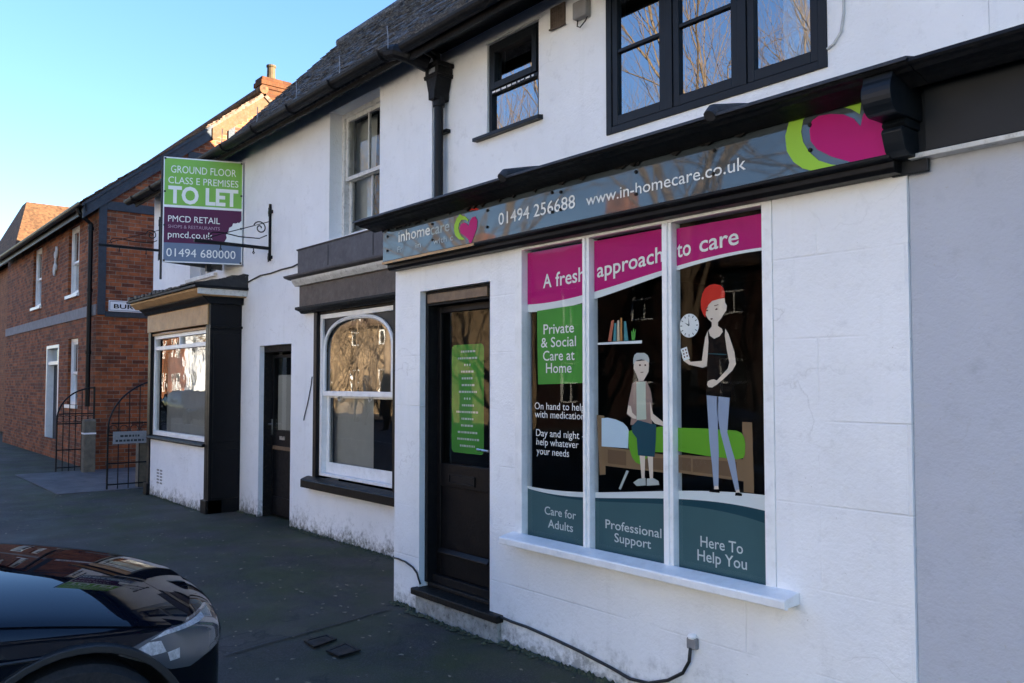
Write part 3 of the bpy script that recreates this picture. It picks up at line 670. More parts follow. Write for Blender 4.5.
# ---- casement window upstairs
CW = MB(); wy = UP-.012
CW.frame(-4.092, -2.388, 3.43, 4.62, .052, wy, wy+.09, wb=.05)
CW.box(-3.552, -3.490, wy, wy+.09, 3.48, 4.568); CW.box(-2.978, -2.916, wy, wy+.09, 3.48, 4.568)
CW = CW.build('casement_window', 'anth', SB, bevel=.003)
CAS = ((-4.040,-3.552), (-3.490,-2.978), (-2.916,-2.440))
for i, (a, b) in enumerate(CAS):
    c_ = MB().frame(a+.004, b-.004, 3.484, 4.564, .048, wy+.008, wy+.066, wb=.068)
    if i < 2: c_.box(a+.052, b-.052, wy+.012, wy+.05, 4.005, 4.030)
    c_.build('casement', 'anth', CW, bevel=.003)
    MB().sheet([(a+.05,3.55),(b-.05,3.55),(b-.05,4.518),(a+.05,4.518)], wy+.032).build('casement_pane', 'glass_up', CW)
MB().sheet([(-2.80,3.45),(-2.45,3.45),(-2.45,4.6),(-2.80,4.6)], 1.14).build('net_curtain', 'curtain', CW)
# ---- small window upstairs
TW = MB().frame(-5.488, -4.832, 3.752, 4.538, .035, UP+.02, UP+.10); TW.box(-5.453, -4.867, UP+.02, UP+.10, 4.100, 4.135)
TW = TW.build('small_window', 'anth', SB, bevel=.003)
MB().frame(-5.452, -4.868, 4.136, 4.502, .055, UP+.004, UP+.06).build('top_vent_sash', 'anth', TW, bevel=.003)
MB().sheet([(-5.40,4.19),(-4.92,4.19),(-4.92,4.45),(-5.40,4.45)], UP+.045).build('window_pane', 'glass_up', TW)
MB().sheet([(-5.453,3.787),(-4.867,3.787),(-4.867,4.10),(-5.453,4.10)], UP+.05).build('window_pane', 'glass_up', TW)
mb = MB(); rnd = random.Random(9); x = -5.44
while x < -4.9:
    l_ = rnd.uniform(.02, .06); mb.box(x, x+l_, UP+.016, UP+.0195, 4.112+rnd.uniform(-.004,.004), 4.124); x += l_+rnd.uniform(.008, .03)
mb.build('flaked_paint', 'white', TW)
MB().prism_x([(UP+.02,3.765),(UP-.055,3.752),(UP-.055,3.722),(UP+.02,3.722)], -5.63, -4.78).build('window_ledge', 'anth', TW, bevel=.003)
MB().box(-5.50, -4.82, UP-.006, UP+.02, 4.541, 4.553).build('lintel_strip', 'white_old', TW)
# vent brick
vb = MB().frame(-4.677, -4.518, 4.39, 4.565, .014, UP-.018, UP-.002)
for k in range(6): vb.box(-4.663, -4.532, UP-.012, UP-.003, 4.412+k*.025, 4.424+k*.025)
for k in range(5): vb.box(-4.643+k*.026, -4.636+k*.026, UP-.015, UP-.0125, 4.404, 4.551)
vb.box(-4.663, -4.532, UP-.0025, UP-.0015, 4.404, 4.551); vb.box(-4.675, -4.50, UP-.035, UP-.0185, 4.382, 4.394)
vb.build('air_vent', 'vent', SB, bevel=.002)
# roof of the shop building
def main_roof(parent, x0, x1, seed, tile=True):
    mb = MB()
    if tile: tiled_slope(mb, x0, x1, 2.06, 5.915, 4.24, 8.25, seed=seed); tiled_slope(mb, x0, x1, .48, 4.615, 2.10, 5.955, seed=seed+20)
    plain_slope(mb, x0, x1, .50, 4.61, 2.10, 5.93, .05); plain_slope(mb, x0, x1, 2.101, 5.932, 4.24, 8.23, .05); plain_slope(mb, x0, x1, 8.0, 4.6, 4.241, 8.23, .08)
    mb.tube([(x0, 4.24, 8.25), (x1, 4.24, 8.25)], .09, 10)
    return mb.build('roof', 'tile_dark', parent)
main_roof(SB, -6.165, -1.55, 2, True)
mb = MB().box(-6.165, -1.55, .56, UP-.001, 4.67, 4.70); mb.box(-6.165, -1.55, .535, .56, 4.50, 4.66)
mb.build('eaves_soffit', 'black_old', SB)
mb = MB(); half_gutter(mb, -6.10, -1.55, .475, 4.61, .065); mb.build('gutter', 'black_old', SB, smooth=False)
MB().wall(-6.165, -1.55, 0, 4.75, 8.0, .2).build('rear_wall', 'wall_up', SB)
# rainwater pipe with hopper head
HP = MB(); hx, hy = -6.085, UP-.085
HP.prism_y([(hx-.10,4.50),(hx+.10,4.50),(hx+.10,4.41),(hx+.085,4.38),(hx+.05,4.26),(hx+.045,4.19),(hx-.045,4.19),(hx-.05,4.26),(hx-.085,4.38),(hx-.10,4.41)], hy-.085, hy+.08)
HP.box(hx-.12, hx+.12, hy-.105, hy+.084, 4.475, 4.515); HP.box(hx-.11, hx+.11, hy-.095, hy+.082, 4.40, 4.42)
HP.box(hx-.108, hx+.108, hy-.094, hy+.083, 4.385, 4.40)
HP = HP.build('drainpipe', 'black_old', SB, bevel=.006)
MB().box(hx-.03, hx+.06, hy-.0905, hy-.086, 4.425, 4.465).build('hopper_label', 'plaque', HP)
mb = MB().tube([(hx,hy,4.25),(hx,hy,3.02)], .042, 14); mb.tube([(hx,hy,4.22),(hx,hy,4.14)], .054, 14); mb.tube([(hx-.015,hy,4.49),(hx-.015,hy-.02,4.6),(hx,hy-.16,4.64)], .04, 12)
for z in (3.9,): mb.box(hx-.075, hx+.075, hy+.03, hy+.075, z, z+.03)
mb.build('downpipe', 'black', HP)

# ---- fascia sign (a board fixed to the front)
SG = thing('shop_sign', 'long grey blue glossy fascia sign with white lettering and pink and green hearts', 'shop sign', (-3.5, -.085, 2.555))
MB().box(-5.485, -1.562, -.100, -.064, 2.556, 2.858).build('sign_panel', 'panel', SG, bevel=.002)
sy = -.1022
lt = MB(); pxletters(lt, '01494 256688', (498.5,224.5), (575,208.3), 13.2, sy, .004); lt.build('phone_lettering', 'vtext', SG)
lt = MB(); pxletters(lt, 'www.in-homecare.co.uk', (586,206.0), (746,169.0), 13.0, sy, .004); lt.build('address_lettering', 'vtext', SG)
lt = MB(); pxletters(lt, 'inhome', (398.5,241.8), (430,235.0), 11.5, sy, .012); lt.build('name_lettering', 'vtext', SG)
for body, pl, pr, cap in (('care', (430.5,235.0), (449.5,230.8), 11.5), ('with c', (433,244.3), (453,240.5), 6.2), ('Fr', (397.5,252.5), (402,251.5), 6), ('in', (415.5,248.5), (421,247.0), 6)):
    lt = MB(); pxletters(lt, body, pl, pr, cap, sy, .004); lt.build('faded_lettering', 'vtextg', SG)
SM = (8.54, 385, 195)
mb = MB(); mb.sheet(pxpoly([(640,162),(612,200),(592,255),(588,300),(600,345),(632,378),(665,382),(682,376),(655,358),(632,320),(626,280),(634,240),(655,212),(690,212),(706,228),(722,198),(708,212),(690,186),(660,178)], sy, *SM), sy)
mb.build('green_heart', 'lime_sign', SG); mb = MB()
BG = (3.415, 700, 0)
mb.sheet(pxpoly([(322,384),(304,415),(291,465),(296,515),(318,552),(350,575),(385,584),(430,580),(485,566),(450,562),(405,548),(372,518),(352,485),(345,450),(352,410),(372,385),(420,366),(470,362),(515,372),(546,390),(553,330),(540,336),(520,350),(470,342),(410,345),(360,362)], sy, *BG), sy)
mb.build('green_heart', 'lime_sign', SG)
mb = MB(); mb.sheet(pxpoly([(636,282),(646,250),(675,236),(700,246),(713,270),(722,225),(745,190),(770,183),(787,215),(784,280),(764,340),(728,428),(712,378),(680,350),(646,325)], sy-.0008, *SM), sy-.0008)
mb.build('pink_heart', 'mag_sign', SG); mb = MB()
mb.sheet(pxpoly([(374,445),(382,412),(405,396),(445,389),(490,391),(525,405),(548,432),(556,395),(578,352),(605,330),(628,326),(645,345),(655,390),(660,524),(600,542),(525,556),(450,535),(400,510),(378,482)], sy-.0008, *BG), sy-.0008)
mb.build('pink_heart', 'mag_sign', SG); mb = MB()
mb.sheet(pxpoly([(716,135),(745,108),(780,112),(808,122),(775,132),(745,128)], sy-.0008, *SM), sy-.0008)
mb.build('peeling_scrap', 'red', SG)
for px, py in ((387.5,236.5),(387.3,250.8),(432.3,224),(432.3,240),(487.5,210.5),(487.3,227),(560.8,192),(560.6,209.6),(552,192.5),(552.5,212),(636,172),(636,194),(714.5,150.5),(713.6,173.6),(810,125),(810.3,150)):
    p = at(px, py, sy); MB().lathe((p.x, sy-.007, p.z), [(.0075,0),(.0095,.003),(.0095,.008)], 10, 'y').build('screw_cap', 'iron', SG)

# small things on this wall
al = thing('alarm_box', 'small grey box with dangling wire high on the white wall beside the vent', 'junction box', (-4.31, UP-.03, 4.35))
MB().box(-4.385, -4.245, UP-.065, UP-.002, 4.36, 4.49).build('box_body', 'stone', al, bevel=.012); MB().lathe((-4.315,UP-.066,4.425), [(.04,.004),(.045,0),(.045,.008)], 16, 'y').build('box_lid', 'b_grey', al)
MB().tube([(-4.36,UP-.03,4.36),(-4.355,UP-.04,4.31),(-4.32,UP-.045,4.29),(-4.28,UP-.03,4.33),(-4.25,UP-.01,4.40)], .005, 6).build('loose_wire', 'cable', al)
o = MB().tube([(-2.285,UP-.012,4.62),(-2.283,UP-.012,3.70),(-2.30,UP-.014,3.60),(-2.345,UP-.014,3.545),(-2.385,UP-.012,3.53)], .007, 6).build('cable', 'cablew'); tag(o, 'thin pale cable hanging down beside the dark casement window', 'cable')
jb = thing('outlet_box', 'small grey weatherproof outlet box low on the white wall below the shop window', 'outlet box', (-2.64, -.02, .32))
MB().box(-2.668, -2.612, -.032, -.001, .322, .378).build('box_body', 'stone', jb, bevel=.006); MB().lathe((-2.640,-.02,.385), [(.020,-.01),(.024,0),(.018,.010),(.006,.014)], 12).build('white_cap', 'white', jb)
cp = [(-2.64,-.035,.33),(-2.655,-.026,.26),(-2.70,-.02,.19),(-2.80,-.016,.125),(-2.93,-.014,.075),(-3.06,-.014,.062),(-3.2,-.014,.085),(-3.45,-.014,.115),(-3.65,-.014,.133),(-3.9,-.014,.150),(-4.05,-.014,.150),(-4.14,-.014,.155),(-4.2,-.03,.158)]
o = MB().tube(cp, .009, 8).build('cable', 'cable', smooth=True); tag(o, 'black cable running along the white wall base below the shop window', 'cable')
o = MB().tube([(-5.455,-.012,.325),(-5.38,-.013,.328),(-5.28,-.013,.322),(-5.18,-.013,.298),(-5.125,-.013,.265),(-5.105,-.012,.225),(-5.10,.0,.19)], .007, 8).build('cable', 'cable', smooth=True); tag(o, 'short black cable looping round the white pillar to the black doorstep', 'cable')

# ================================================================== GREY NEIGHBOUR at the right edge
NB = thing('neighbour_shop', 'grey lilac rendered shop with a dark fascia beside the white shop', 'building', (3, 1.2, 0))
MB().wall(-1.543, 8, 0, 2.58, .018, .14).build('grey_wall', 'wall_grey', NB)
MB().wall(-1.548, 8, 2.5, 4.75, UP, .2).build('upper_wall', 'wall_up', NB)
MB().box(-1.45, 8, -.043, .017, 2.575, 2.86).build('dark_fascia', 'anth', NB, bevel=.003)
MB().box(-1.515, 8, -.050, .017, 2.552, 2.572).build('white_strip', 'white_old', NB, bevel=.002)
MB().prism_x(prof, -1.398, 8).build('canopy_ledge', 'black_old', NB)
main_roof(NB, -1.548, 8, 3, False)
MB().box(-1.548, 8, .535, UP+.01, 4.58, 4.66).build('eaves_soffit', 'black_old', NB)
MB().wall(-1.548, 8, 0, 4.75, 8, .2).build('rear_wall', 'wall_up', NB)
for x0, x1, lab in ((8.02, 18, 'unseen white terrace block added to keep the sun off the forecourt'),):
    T = thing('shade_terrace', lab, 'building', ((x0+x1)/2, 4, 0))  # out-of-frame block added to shade the forecourt from the low sun
    MB().box(x0, x1, .6, 8, 0, 4.7).build('walls', 'wall_up', T); mb = MB(); mb.prism_x([(.4,4.6),(4.24,8.2),(8.1,4.6)], x0, x1); mb.build('roof', 'tile_dark', T)

# ================================================================== OLD WHITE BUILDING (left)
LW = .82
OB = thing('white_cottage', 'older white rendered building with dark tiled roof, arched sash window and small bay shopfront', 'building', (-10.2, 1.4, 0))
MB().wall(-14.25, -6.172, 0, 4.80, LW, .30, [(-8.13,-7.08,3.2,4.60), (-12.50,-11.45,3.2,4.60), (-9.93,-9.03,0,2.11), (-8.43,-6.75,.54,2.50), (-12.93,-10.62,.88,2.30)]).build('front_wall', 'wall_old', OB, bevel=.012)
MB().box(-6.171, -5.462, LW, LW+.15, 0, 2.6).build('return_wall', 'wall_old', OB)
mb = MB(); mb.add([(-14.25,1.121,0),(-14.25,8,0),(-14.25,8,4.6),(-14.25,4.24,8.1),(-14.25,1.121,4.95),(-13.95,1.121,0),(-13.95,8,0),(-13.95,8,4.6),(-13.95,4.24,8.1),(-13.95,1.121,4.95)], [(0,1,2,3,4),(9,8,7,6,5),(0,4,9,5),(0,5,6,1),(1,6,7,2),(2,7,8,3),(3,8,9,4)])
mb.build('gable_wall', 'wall_old', OB)
MB().wall(-13.94, -6.172, 0, 4.7, 8.0, .2).build('rear_wall', 'wall_up', OB)
main_roof(OB, -14.33, -6.171, 5)
mb = MB().box(-14.30, -6.171, .53, .56, 4.53, 4.68); mb.prism_x([(.561,4.59),(LW-.001,4.735),(LW-.001,4.765),(.561,4.62)], -14.30, -6.171)
mb.build('eaves_soffit', 'black_old', OB, bevel=.004)
mb = MB(); half_gutter(mb, -14.42, -6.25, .455, 4.635, .07)
for k in range(9): mb.tube([(-14.0+k*.95,.455+.076*math.cos(R(a)),4.635+.076*math.sin(R(a))) for a in range(180, 361, 30)], .012, 6)
mb.tube([(-6.32,.455,4.60),(-6.22,.47,4.59),(-6.15,.55,4.56),(-6.10,.72,4.50)], .07, 12)
mb.build('gutter', 'black_old', OB)
for x in (-6.25, -7.14, -8.09, -9.11, -10.2): MB().tube([(x,.40,4.61),(x-.05,.43,4.74),(x-.10,.45,4.86)], .005, 6).build('gutter_strap', 'stone', OB)
mb = MB().box(-13.9, -6.2, 4.4, 4.5, 0, 4.6); mb.box(-13.9, -6.2, 1.13, 4.4, 2.62, 2.7); mb.box(-13.9, -6.2, 1.13, 4.4, 4.56, 4.6)
for x in (-10.45, -8.75): mb.box(x-.05, x+.05, 1.125, 4.4, 0, 2.6)
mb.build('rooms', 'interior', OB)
# upstairs sash windows
def sash(x0, x1, z0, z1, parent):
    y = LW+.17
    s_ = MB().frame(x0, x1, z0, z1, .05, y-.02, y+.09, wb=.03, wt=.05)
    zm = z0+(z1-z0)*.475
    s_ = s_.build('sash_window', 'white_old', parent, bevel=.003)
    MB().frame(x0+.05, x1-.05, zm-.01, z1-.05, .045, y, y+.04, wb=.042).box((x0+x1)/2-.011, (x0+x1)/2+.011, y+.004, y+.036, zm+.032, z1-.095).build('upper_sash', 'white_old', s_, bevel=.003)
    MB().frame(x0+.05, x1-.05, z0+.03, zm+.03, .045, y+.045, y+.085, wb=.06).box((x0+x1)/2-.011, (x0+x1)/2+.011, y+.049, y+.081, z0+.09, zm-.015).build('lower_sash', 'white_old', s_, bevel=.003)
    MB().sheet([(x0+.09,zm+.03),(x1-.09,zm+.03),(x1-.09,z1-.09),(x0+.09,z1-.09)], y+.02).build('sash_pane', 'glass_side', s_)
    MB().sheet([(x0+.09,z0+.08),(x1-.09,z0+.08),(x1-.09,zm-.01),(x0+.09,zm-.01)], y+.065).build('sash_pane', 'glass_side', s_)
    MB().sheet([(x0-.05,z0),(x0+.33,z0),(x0+.40,z1),(x0-.05,z1)], y+.19).build('blind', 'blind', s_)
    MB().prism_x([(LW+.15,z0+.002),(LW+.15,z0-.045),(LW-.05,z0-.07),(LW-.05,z0-.022)], x0-.06, x1+.06).build('window_sill', 'white_old', s_, bevel=.004)
sash(-8.13, -7.08, 3.20, 4.60, OB); sash(-12.50, -11.45, 3.20, 4.60, OB)
# arched sash window with black surround
AW = MB(); y = LW-.012
AW.box(-8.45, -8.375, y, y+.20, .60, 2.43); AW.box(-6.80, -6.72, y, y+.2, .60, 2.43); AW.box(-8.375, -6.80, y+.03, y+.2, 2.405, 2.43)
AW = AW.build('arched_window', 'black', OB, bevel=.004)
MB().prism_x([(LW+.02,.622),(LW-.02,.622),(LW-.095,.595),(LW-.10,.585),(LW-.10,.505),(LW-.06,.50),(LW+.02,.50)], -8.56, -6.60).build('window_sill', 'black', AW, bevel=.005)
ox0, ox1 = -8.373, -6.802
MB().frame(ox0, ox1, .64, 2.403, .055, LW+.03, LW+.11, wb=.03, wt=.05).build('box_frame', 'white', AW, bevel=.003)
# upper sash: arched head cut from a board
ax0, ax1, az0, azs, azt = ox0+.057, ox1-.057, 1.535, 1.99, 2.335
up = MB(); n = 24
rx, rz = (ax1-ax0)/2-.03, azt-azs; cxm = (ax0+ax1)/2
ell = [(cxm+rx*math.copysign(abs(math.cos(R(180-180*k/n)))**.80, math.cos(R(180-180*k/n))), azs+rz*abs(math.sin(R(180-180*k/n)))**.80) for k in range(n+1)]
top = [(ax0+(ax1-ax0)*k/n, 2.352) for k in range(n+1)]
for k in range(n):
    for yy in (LW+.05, LW+.085): up.quad((ell[k][0],yy,ell[k][1]), (ell[k+1][0],yy,ell[k+1][1]), (top[k+1][0],yy,top[k+1][1]), (top[k][0],yy,top[k][1]))
    up.quad((ell[k][0],LW+.05,ell[k][1]), (ell[k+1][0],LW+.05,ell[k+1][1]), (ell[k+1][0],LW+.085,ell[k+1][1]), (ell[k][0],LW+.085,ell[k][1]))
up.build('spandrel', 'anth', AW, recalc=True)
up = MB().tube([(ell[0][0],LW+.046,az0+.03)]+[(x,LW+.046,z) for x, z in ell]+[(ell[-1][0],LW+.046,az0+.03)], .022, 6)
up.box(ax0, ax0+.03, LW+.05, LW+.085, az0, 2.0); up.box(ax1-.03, ax1, LW+.05, LW+.085, az0, 2.0); up.box(ax0, ax1, LW+.038, LW+.086, az0-.025, az0+.028)
up.build('upper_sash', 'white', AW, bevel=.002)
MB().frame(ax0, ax1, .672, az0-.027, .06, LW+.088, LW+.11, wb=.115, wt=.02).build('lower_sash', 'white', AW, bevel=.003)
mb = MB()
for x in (ax0+.32, ax1-.5):
    mb.tube([(x-.025,LW+.08,az0-.03),(x-.025,LW+.07,az0-.06),(x,LW+.068,az0-.075),(x+.025,LW+.07,az0-.06),(x+.025,LW+.08,az0-.03)], .007, 6)
mb.build('sash_lift', 'white_old', AW)
MB().sheet([(ax0+.02,az0+.02),(ax1-.02,az0+.02)]+[(x,z) for x, z in reversed(ell)], LW+.068).build('sash_pane', 'glass_arch', AW)
MB().sheet([(ax0+.05,.78),(ax1-.05,.78),(ax1-.05,az0-.03),(ax0+.05,az0-.03)], LW+.098).build('sash_pane', 'glass_side', AW)
MB().sheet([(-8.38,.6),(-7.50,.6),(-7.50,1.52),(-8.38,1.52)], LW+.20).build('blind', 'blind', AW)
MB().sheet([(-8.38,1.52),(-7.50,1.52),(-7.50,2.4),(-8.38,2.4)], LW+.45).build('curtain', 'interior_l', AW)
# cornice and boards above it
mb = MB().box(-8.70, -5.47, LW-.09, LW-.001, 2.86, 3.14); mb.prism_x([(LW-.09,3.14),(LW-.105,3.155),(LW-.001,3.175),(LW-.001,3.14)], -8.72, -5.47)
mb.build('lead_board', 'greyb', OB, bevel=.003)
for x in (-7.98, -7.05): MB().box(x, x+.012, LW-.0945, LW-.0905, 2.90, 3.12).build('board_batten', 'lead', OB)
MB().prism_x([(LW-.001,2.805),(LW-.14,2.812),(LW-.20,2.83),(LW-.21,2.852),(LW-.09,2.875),(LW-.001,2.858)], -8.82, -5.47).build('cornice', 'greyb', OB, bevel=.003)
MB().prism_x([(LW-.001,2.735),(LW-.115,2.735),(LW-.15,2.78),(LW-.16,2.808),(LW-.001,2.804)], -8.72, -5.47).build('cornice_moulding', 'white_old', OB, bevel=.003)
MB().box(-8.66, -5.47, LW-.085, LW-.001, 2.50, 2.733).build('fascia_board', 'brown', OB, bevel=.003)
MB().prism_x([(LW-.001,2.43),(LW-.05,2.43),(LW-.075,2.455),(LW-.125,2.47),(LW-.125,2.498),(LW-.001,2.498)], -8.69, -5.47).build('lower_moulding', 'wood_black', OB, bevel=.003)
# cottage door
CD = MB(); y = LW+.16
CD.box(-9.915, -9.865, y, y+.045, .03, 2.0); CD.box(-9.12, -9.06, y, y+.045, .03, 2.0); CD.box(-9.865, -9.12, y, y+.045, .03, .25); CD.box(-9.865, -9.12, y, y+.045, .86, 1.07); CD.box(-9.865, -9.12, y, y+.045, 1.96, 2.0); CD.box(-9.865, -9.12, y+.012, y+.03, .25, .86)
CD = CD.build('cottage_door', 'black', OB, bevel=.004)
mb = MB().box(-9.929, -9.917, LW+.06, LW+.25, 0, 2.108); mb.box(-9.055, -9.031, LW+.06, LW+.25, 0, 2.108); mb.box(-9.917, -9.055, LW+.06, LW+.25, 2.03, 2.108)
mb.build('door_frame', 'wood_black', CD, bevel=.003)
MB().sheet([(-9.865,1.07),(-9.12,1.07),(-9.12,1.96),(-9.865,1.96)], y+.02).build('door_glass', 'glass_side', CD)
MB().sheet([(-9.86,1.07),(-9.12,1.07),(-9.12,1.75),(-9.86,1.75)], y+.06).build('pale_reflection_sheet', 'blind', CD)  # pale sheet added behind the glass, standing in for its pale reflection
MB().box(-9.86, -9.14, y-.006, y-.0005, .83, .875).build('weather_strip', 'wood_brown', CD)
MB().box(-9.66, -9.52, y-.008, y-.0005, .955, 1.0).build('letterbox', 'chrome', CD)
mb = MB().box(-9.907, -9.875, y-.008, y-.0005, 1.0, 1.2); mb.tube([(-9.89,y-.005,1.14),(-9.89,y-.05,1.14),(-9.82,y-.055,1.14)], .009, 8); mb.build('door_handle', 'chrome', CD)
# bay shopfront
BY = .43
BS = MB(); BS.box(-10.56, -10.50, BY-.02, LW-.001, 0, 2.66)
BS.box(-10.66, -10.561, BY-.02, BY+.16, 0, 2.40); BS.box(-10.69, -10.50, BY-.05, BY+.16, 0, .17)
BS.box(-10.499, -10.485, BY+.02, LW-.03, .18, .80); BS.box(-10.499, -10.485, BY+.02, LW-.03, .90, 2.28)
BS.box(-10.499, -10.46, BY-.03, LW-.002, 2.35, 2.38)
BS = BS.build('bay_shopfront', 'black', OB, bevel=.006)
MB().box(-13.05, -12.931, BY-.02, LW-.001, 0, 2.399).box(-13.08, -12.92, BY-.05, BY+.16, 0, .17).build('pilaster', 'black', BS, bevel=.004)
MB().box(-12.93, -10.66, BY, LW-.002, 0, .845).build('stall_riser', 'wall_old', BS, bevel=.005)
mb = MB()
for i in range(2):
    for j in range(5): mb.box(-12.60+i*.14, -12.50+i*.14, BY-.003, BY-.0005, .20+j*.045, .225+j*.045)
mb.build('air_brick', 'stone', BS)
MB().prism_x([(BY+.10,.885),(BY-.05,.872),(BY-.06,.845),(BY-.05,.83),(BY+.10,.846)], -12.955, -10.64).build('bay_sill', 'black_old', BS, bevel=.004)
MB().frame(-12.929, -10.661, .886, 2.345, .065, BY+.03, BY+.10, wt=.05).box(-12.864, -10.726, BY+.025, BY+.10, 2.13, 2.185).box(-11.83, -11.78, BY+.03, BY+.10, 2.186, 2.294).build('bay_window_frame', 'white', BS, bevel=.004)
MB().sheet([(-12.87,.945),(-10.72,.945),(-10.72,2.13),(-12.87,2.13)], BY+.065).build('bay_pane', 'glass_side', BS)
MB().sheet([(-12.87,2.18),(-10.72,2.18),(-10.72,2.30),(-12.87,2.30)], BY+.067).build('bay_pane', 'glass_side', BS)
MB().sheet([(-12.9,.90),(-10.70,.90),(-10.70,2.10),(-12.9,2.10)], BY+.22).build('blind', 'blind', BS)
MB().box(-12.95, -10.60, BY+.005, BY+.12, 2.347, 2.375).build('lintel_trim', 'tan', BS)
MB().box(-13.06, -10.561, BY-.035, BY+.12, 2.40, 2.655).build('bay_fascia', 'tan', BS, bevel=.003)
MB().prism_x([(LW-.002,2.657),(BY-.06,2.657),(BY-.09,2.70),(BY-.14,2.735),(BY-.14,2.745),(LW-.002,2.745)], -13.12, -10.44).build('bay_cornice', 'black', BS, bevel=.003)
MB().prism_x([(LW-.002,2.746),(BY-.17,2.746),(BY-.24,2.81),(BY-.245,2.835),(LW-.002,2.835)], -13.20, -10.36).build('cornice_front', 'tan', BS, bevel=.003)
MB().box(-10.359, -10.33, BY-.24, LW-.002, 2.76, 2.834).build('cornice_end', 'white_old', BS, bevel=.003)
MB().box(-13.24, -10.29, BY-.29, LW-.002, 2.836, 2.868).build('roof_edge', 'black_old', BS, bevel=.003)
mb = MB(); tiled_slope(mb, -13.22, -10.30, BY-.29, 2.868, LW, 3.03, tw=.2, gauge=.13, th=.02, seed=8, jit=.012)
rnd = random.Random(2)
for k in range(12): mb.box(-13.15+k*.17, -13.05+k*.17+rnd.uniform(-.03,.03), BY-.30, BY-.2, 2.872, 2.905+rnd.uniform(-.01,.02))
mb.prism_x([(BY-.28,2.869),(LW-.002,3.02),(LW-.002,2.869)], -13.2, -10.31)
mb.build('bay_roof', 'lead', BS)
o = MB().tube([(-10.46,LW-.012,2.915),(-10.2,LW-.012,2.955),(-9.9,LW-.012,2.99),(-9.6,LW-.012,2.985),(-9.3,LW-.012,3.0),(-9.0,LW-.012,3.0),(-8.71,LW-.02,3.03)], .009, 6).build('cable', 'cable'); tag(o, 'thin dark cable sagging across the white wall below the iron sign bracket', 'cable')
o = MB().tube([(-8.48,LW-.008,1.72),(-8.50,LW-.01,1.62),(-8.58,LW-.01,1.42),(-8.66,LW-.01,1.27),(-8.67,LW-.01,1.23)], .006, 6).build('cable', 'cable'); tag(o, 'short loose dark cable hanging beside the arched sash window', 'cable')

# ---- iron sign brackets
def spiral(cx, cz, r0, r1, a0, a1, n=22):
    return [(cx+(r0+(r1-r0)*k/n)*math.cos(R(a0+(a1-a0)*k/n)), cz+(r0+(r1-r0)*k/n)*math.sin(R(a0+(a1-a0)*k/n))) for k in range(n+1)]
def bracket(label):
    t = thing('sign_bracket', label, 'sign bracket', (-9.627, LW, 3.29), 'wrought iron sign brackets on the white wall')
    mb = MB(); x = -9.627
    mb.box(x-.012, x+.012, LW-.03, LW-.003, 3.14, 3.84)
    for z in (3.74, 3.18):                                    # cross shaped wall plates
        mb.box(x-.055, x+.055, LW-.022, LW-.002, z-.02, z+.02); mb.box(x-.02, x+.02, LW-.034, LW-.0305, z-.055, z+.055)
    mb.build('wall_plate', 'iron', t, bevel=.003)
    MB().box(x-.017, x+.017, LW-.93, LW-.031, 3.272, 3.31).build('arm', 'iron', t, bevel=.003)
    mb = MB()
    mb.tube([(x,LW-.03,3.62),(x,LW-.35,3.50),(x,LW-.62,3.40),(x,LW-.80,3.325)], .006, 6)
    mb.tube([(x,LW-.14+p,q) for p, q in [(a, b) for a, b in spiral(0, 3.53, .012, .085, 0, 520)]], .008, 6)
    mb.tube([(x,LW-.055,3.45),(x,LW-.15,3.40),(x,LW-.4,3.395),(x,LW-.6,3.42),(x,LW-.72,3.41),(x,LW-.76,3.37),(x,LW-.73,3.335)], .007, 6)
    mb.build('scrollwork', 'iron', t)
    mb = MB()
    for yy in (LW-.22, LW-.62): mb = MB(); mb.tube([(x,yy,3.272),(x,yy,3.235),(x,yy+.012,3.22),(x,yy,3.205),(x,yy-.012,3.22),(x,yy-.004,3.235)], .006, 6); mb.build('hook', 'iron', t)
    return t
b1 = bracket('black wrought iron sign bracket with its arm crossing the green and purple letting board')
dup(b1, (-4.27, 0, .50), 'black wrought iron sign bracket jutting out towards the brick house, beyond the letting board')

# ---- estate agent's letting board: two panels in a V
LB = thing('letting_board', 'green and purple letting board with white lettering projecting from the white wall', 'sign', (-10.7, .35, 3.19))
O = Vector((-10.835, -.09, 3.18)); EX = Vector((-10.475, .80, 3.18))-O; EZ = Vector((0, 0, 1.345))
EXn = EX.normalized(); NRM = EXn.cross(Vector((0,0,1)))      # faces +x / street
if NRM.x < 0: NRM = -NRM
LBW, LBH = EX.length, EZ.length
def bp(u, v, d=0.0): p = O + EX*u + EZ*v + NRM*d; return (p.x, p.y, p.z)
def bslab(u0, u1, v0, v1, d0, d1): return [bp(u0,v0,d0),bp(u1,v0,d0),bp(u1,v1,d0),bp(u0,v1,d0),bp(u0,v0,d1),bp(u1,v0,d1),bp(u1,v1,d1),bp(u0,v1,d1)]
BF = [(0,1,2,3),(7,6,5,4),(0,4,5,1),(1,5,6,2),(2,6,7,3),(3,7,4,0)]
MB().add(bslab(0,1,0,1,-.006,.006), BF).build('front_panel', 'b_white', LB)
MB().add([bp(u,v,.0068) for u, v in ((.014,.545),(.986,.545),(.986,.988),(.014,.988))], [(0,1,2,3)]).build('green_field', 'b_green', LB)
MB().add([bp(u,v,.0068) for u, v in ((.014,.185),(.986,.185),(.986,.522),(.014,.522))], [(0,1,2,3)]).build('purple_field', 'b_purple', LB)
MB().add([bp(u,v,.0068) for u, v in ((.014,.012),(.986,.012),(.986,.185),(.014,.185))], [(0,1,2,3)]).build('blue_field', 'b_blue', LB)
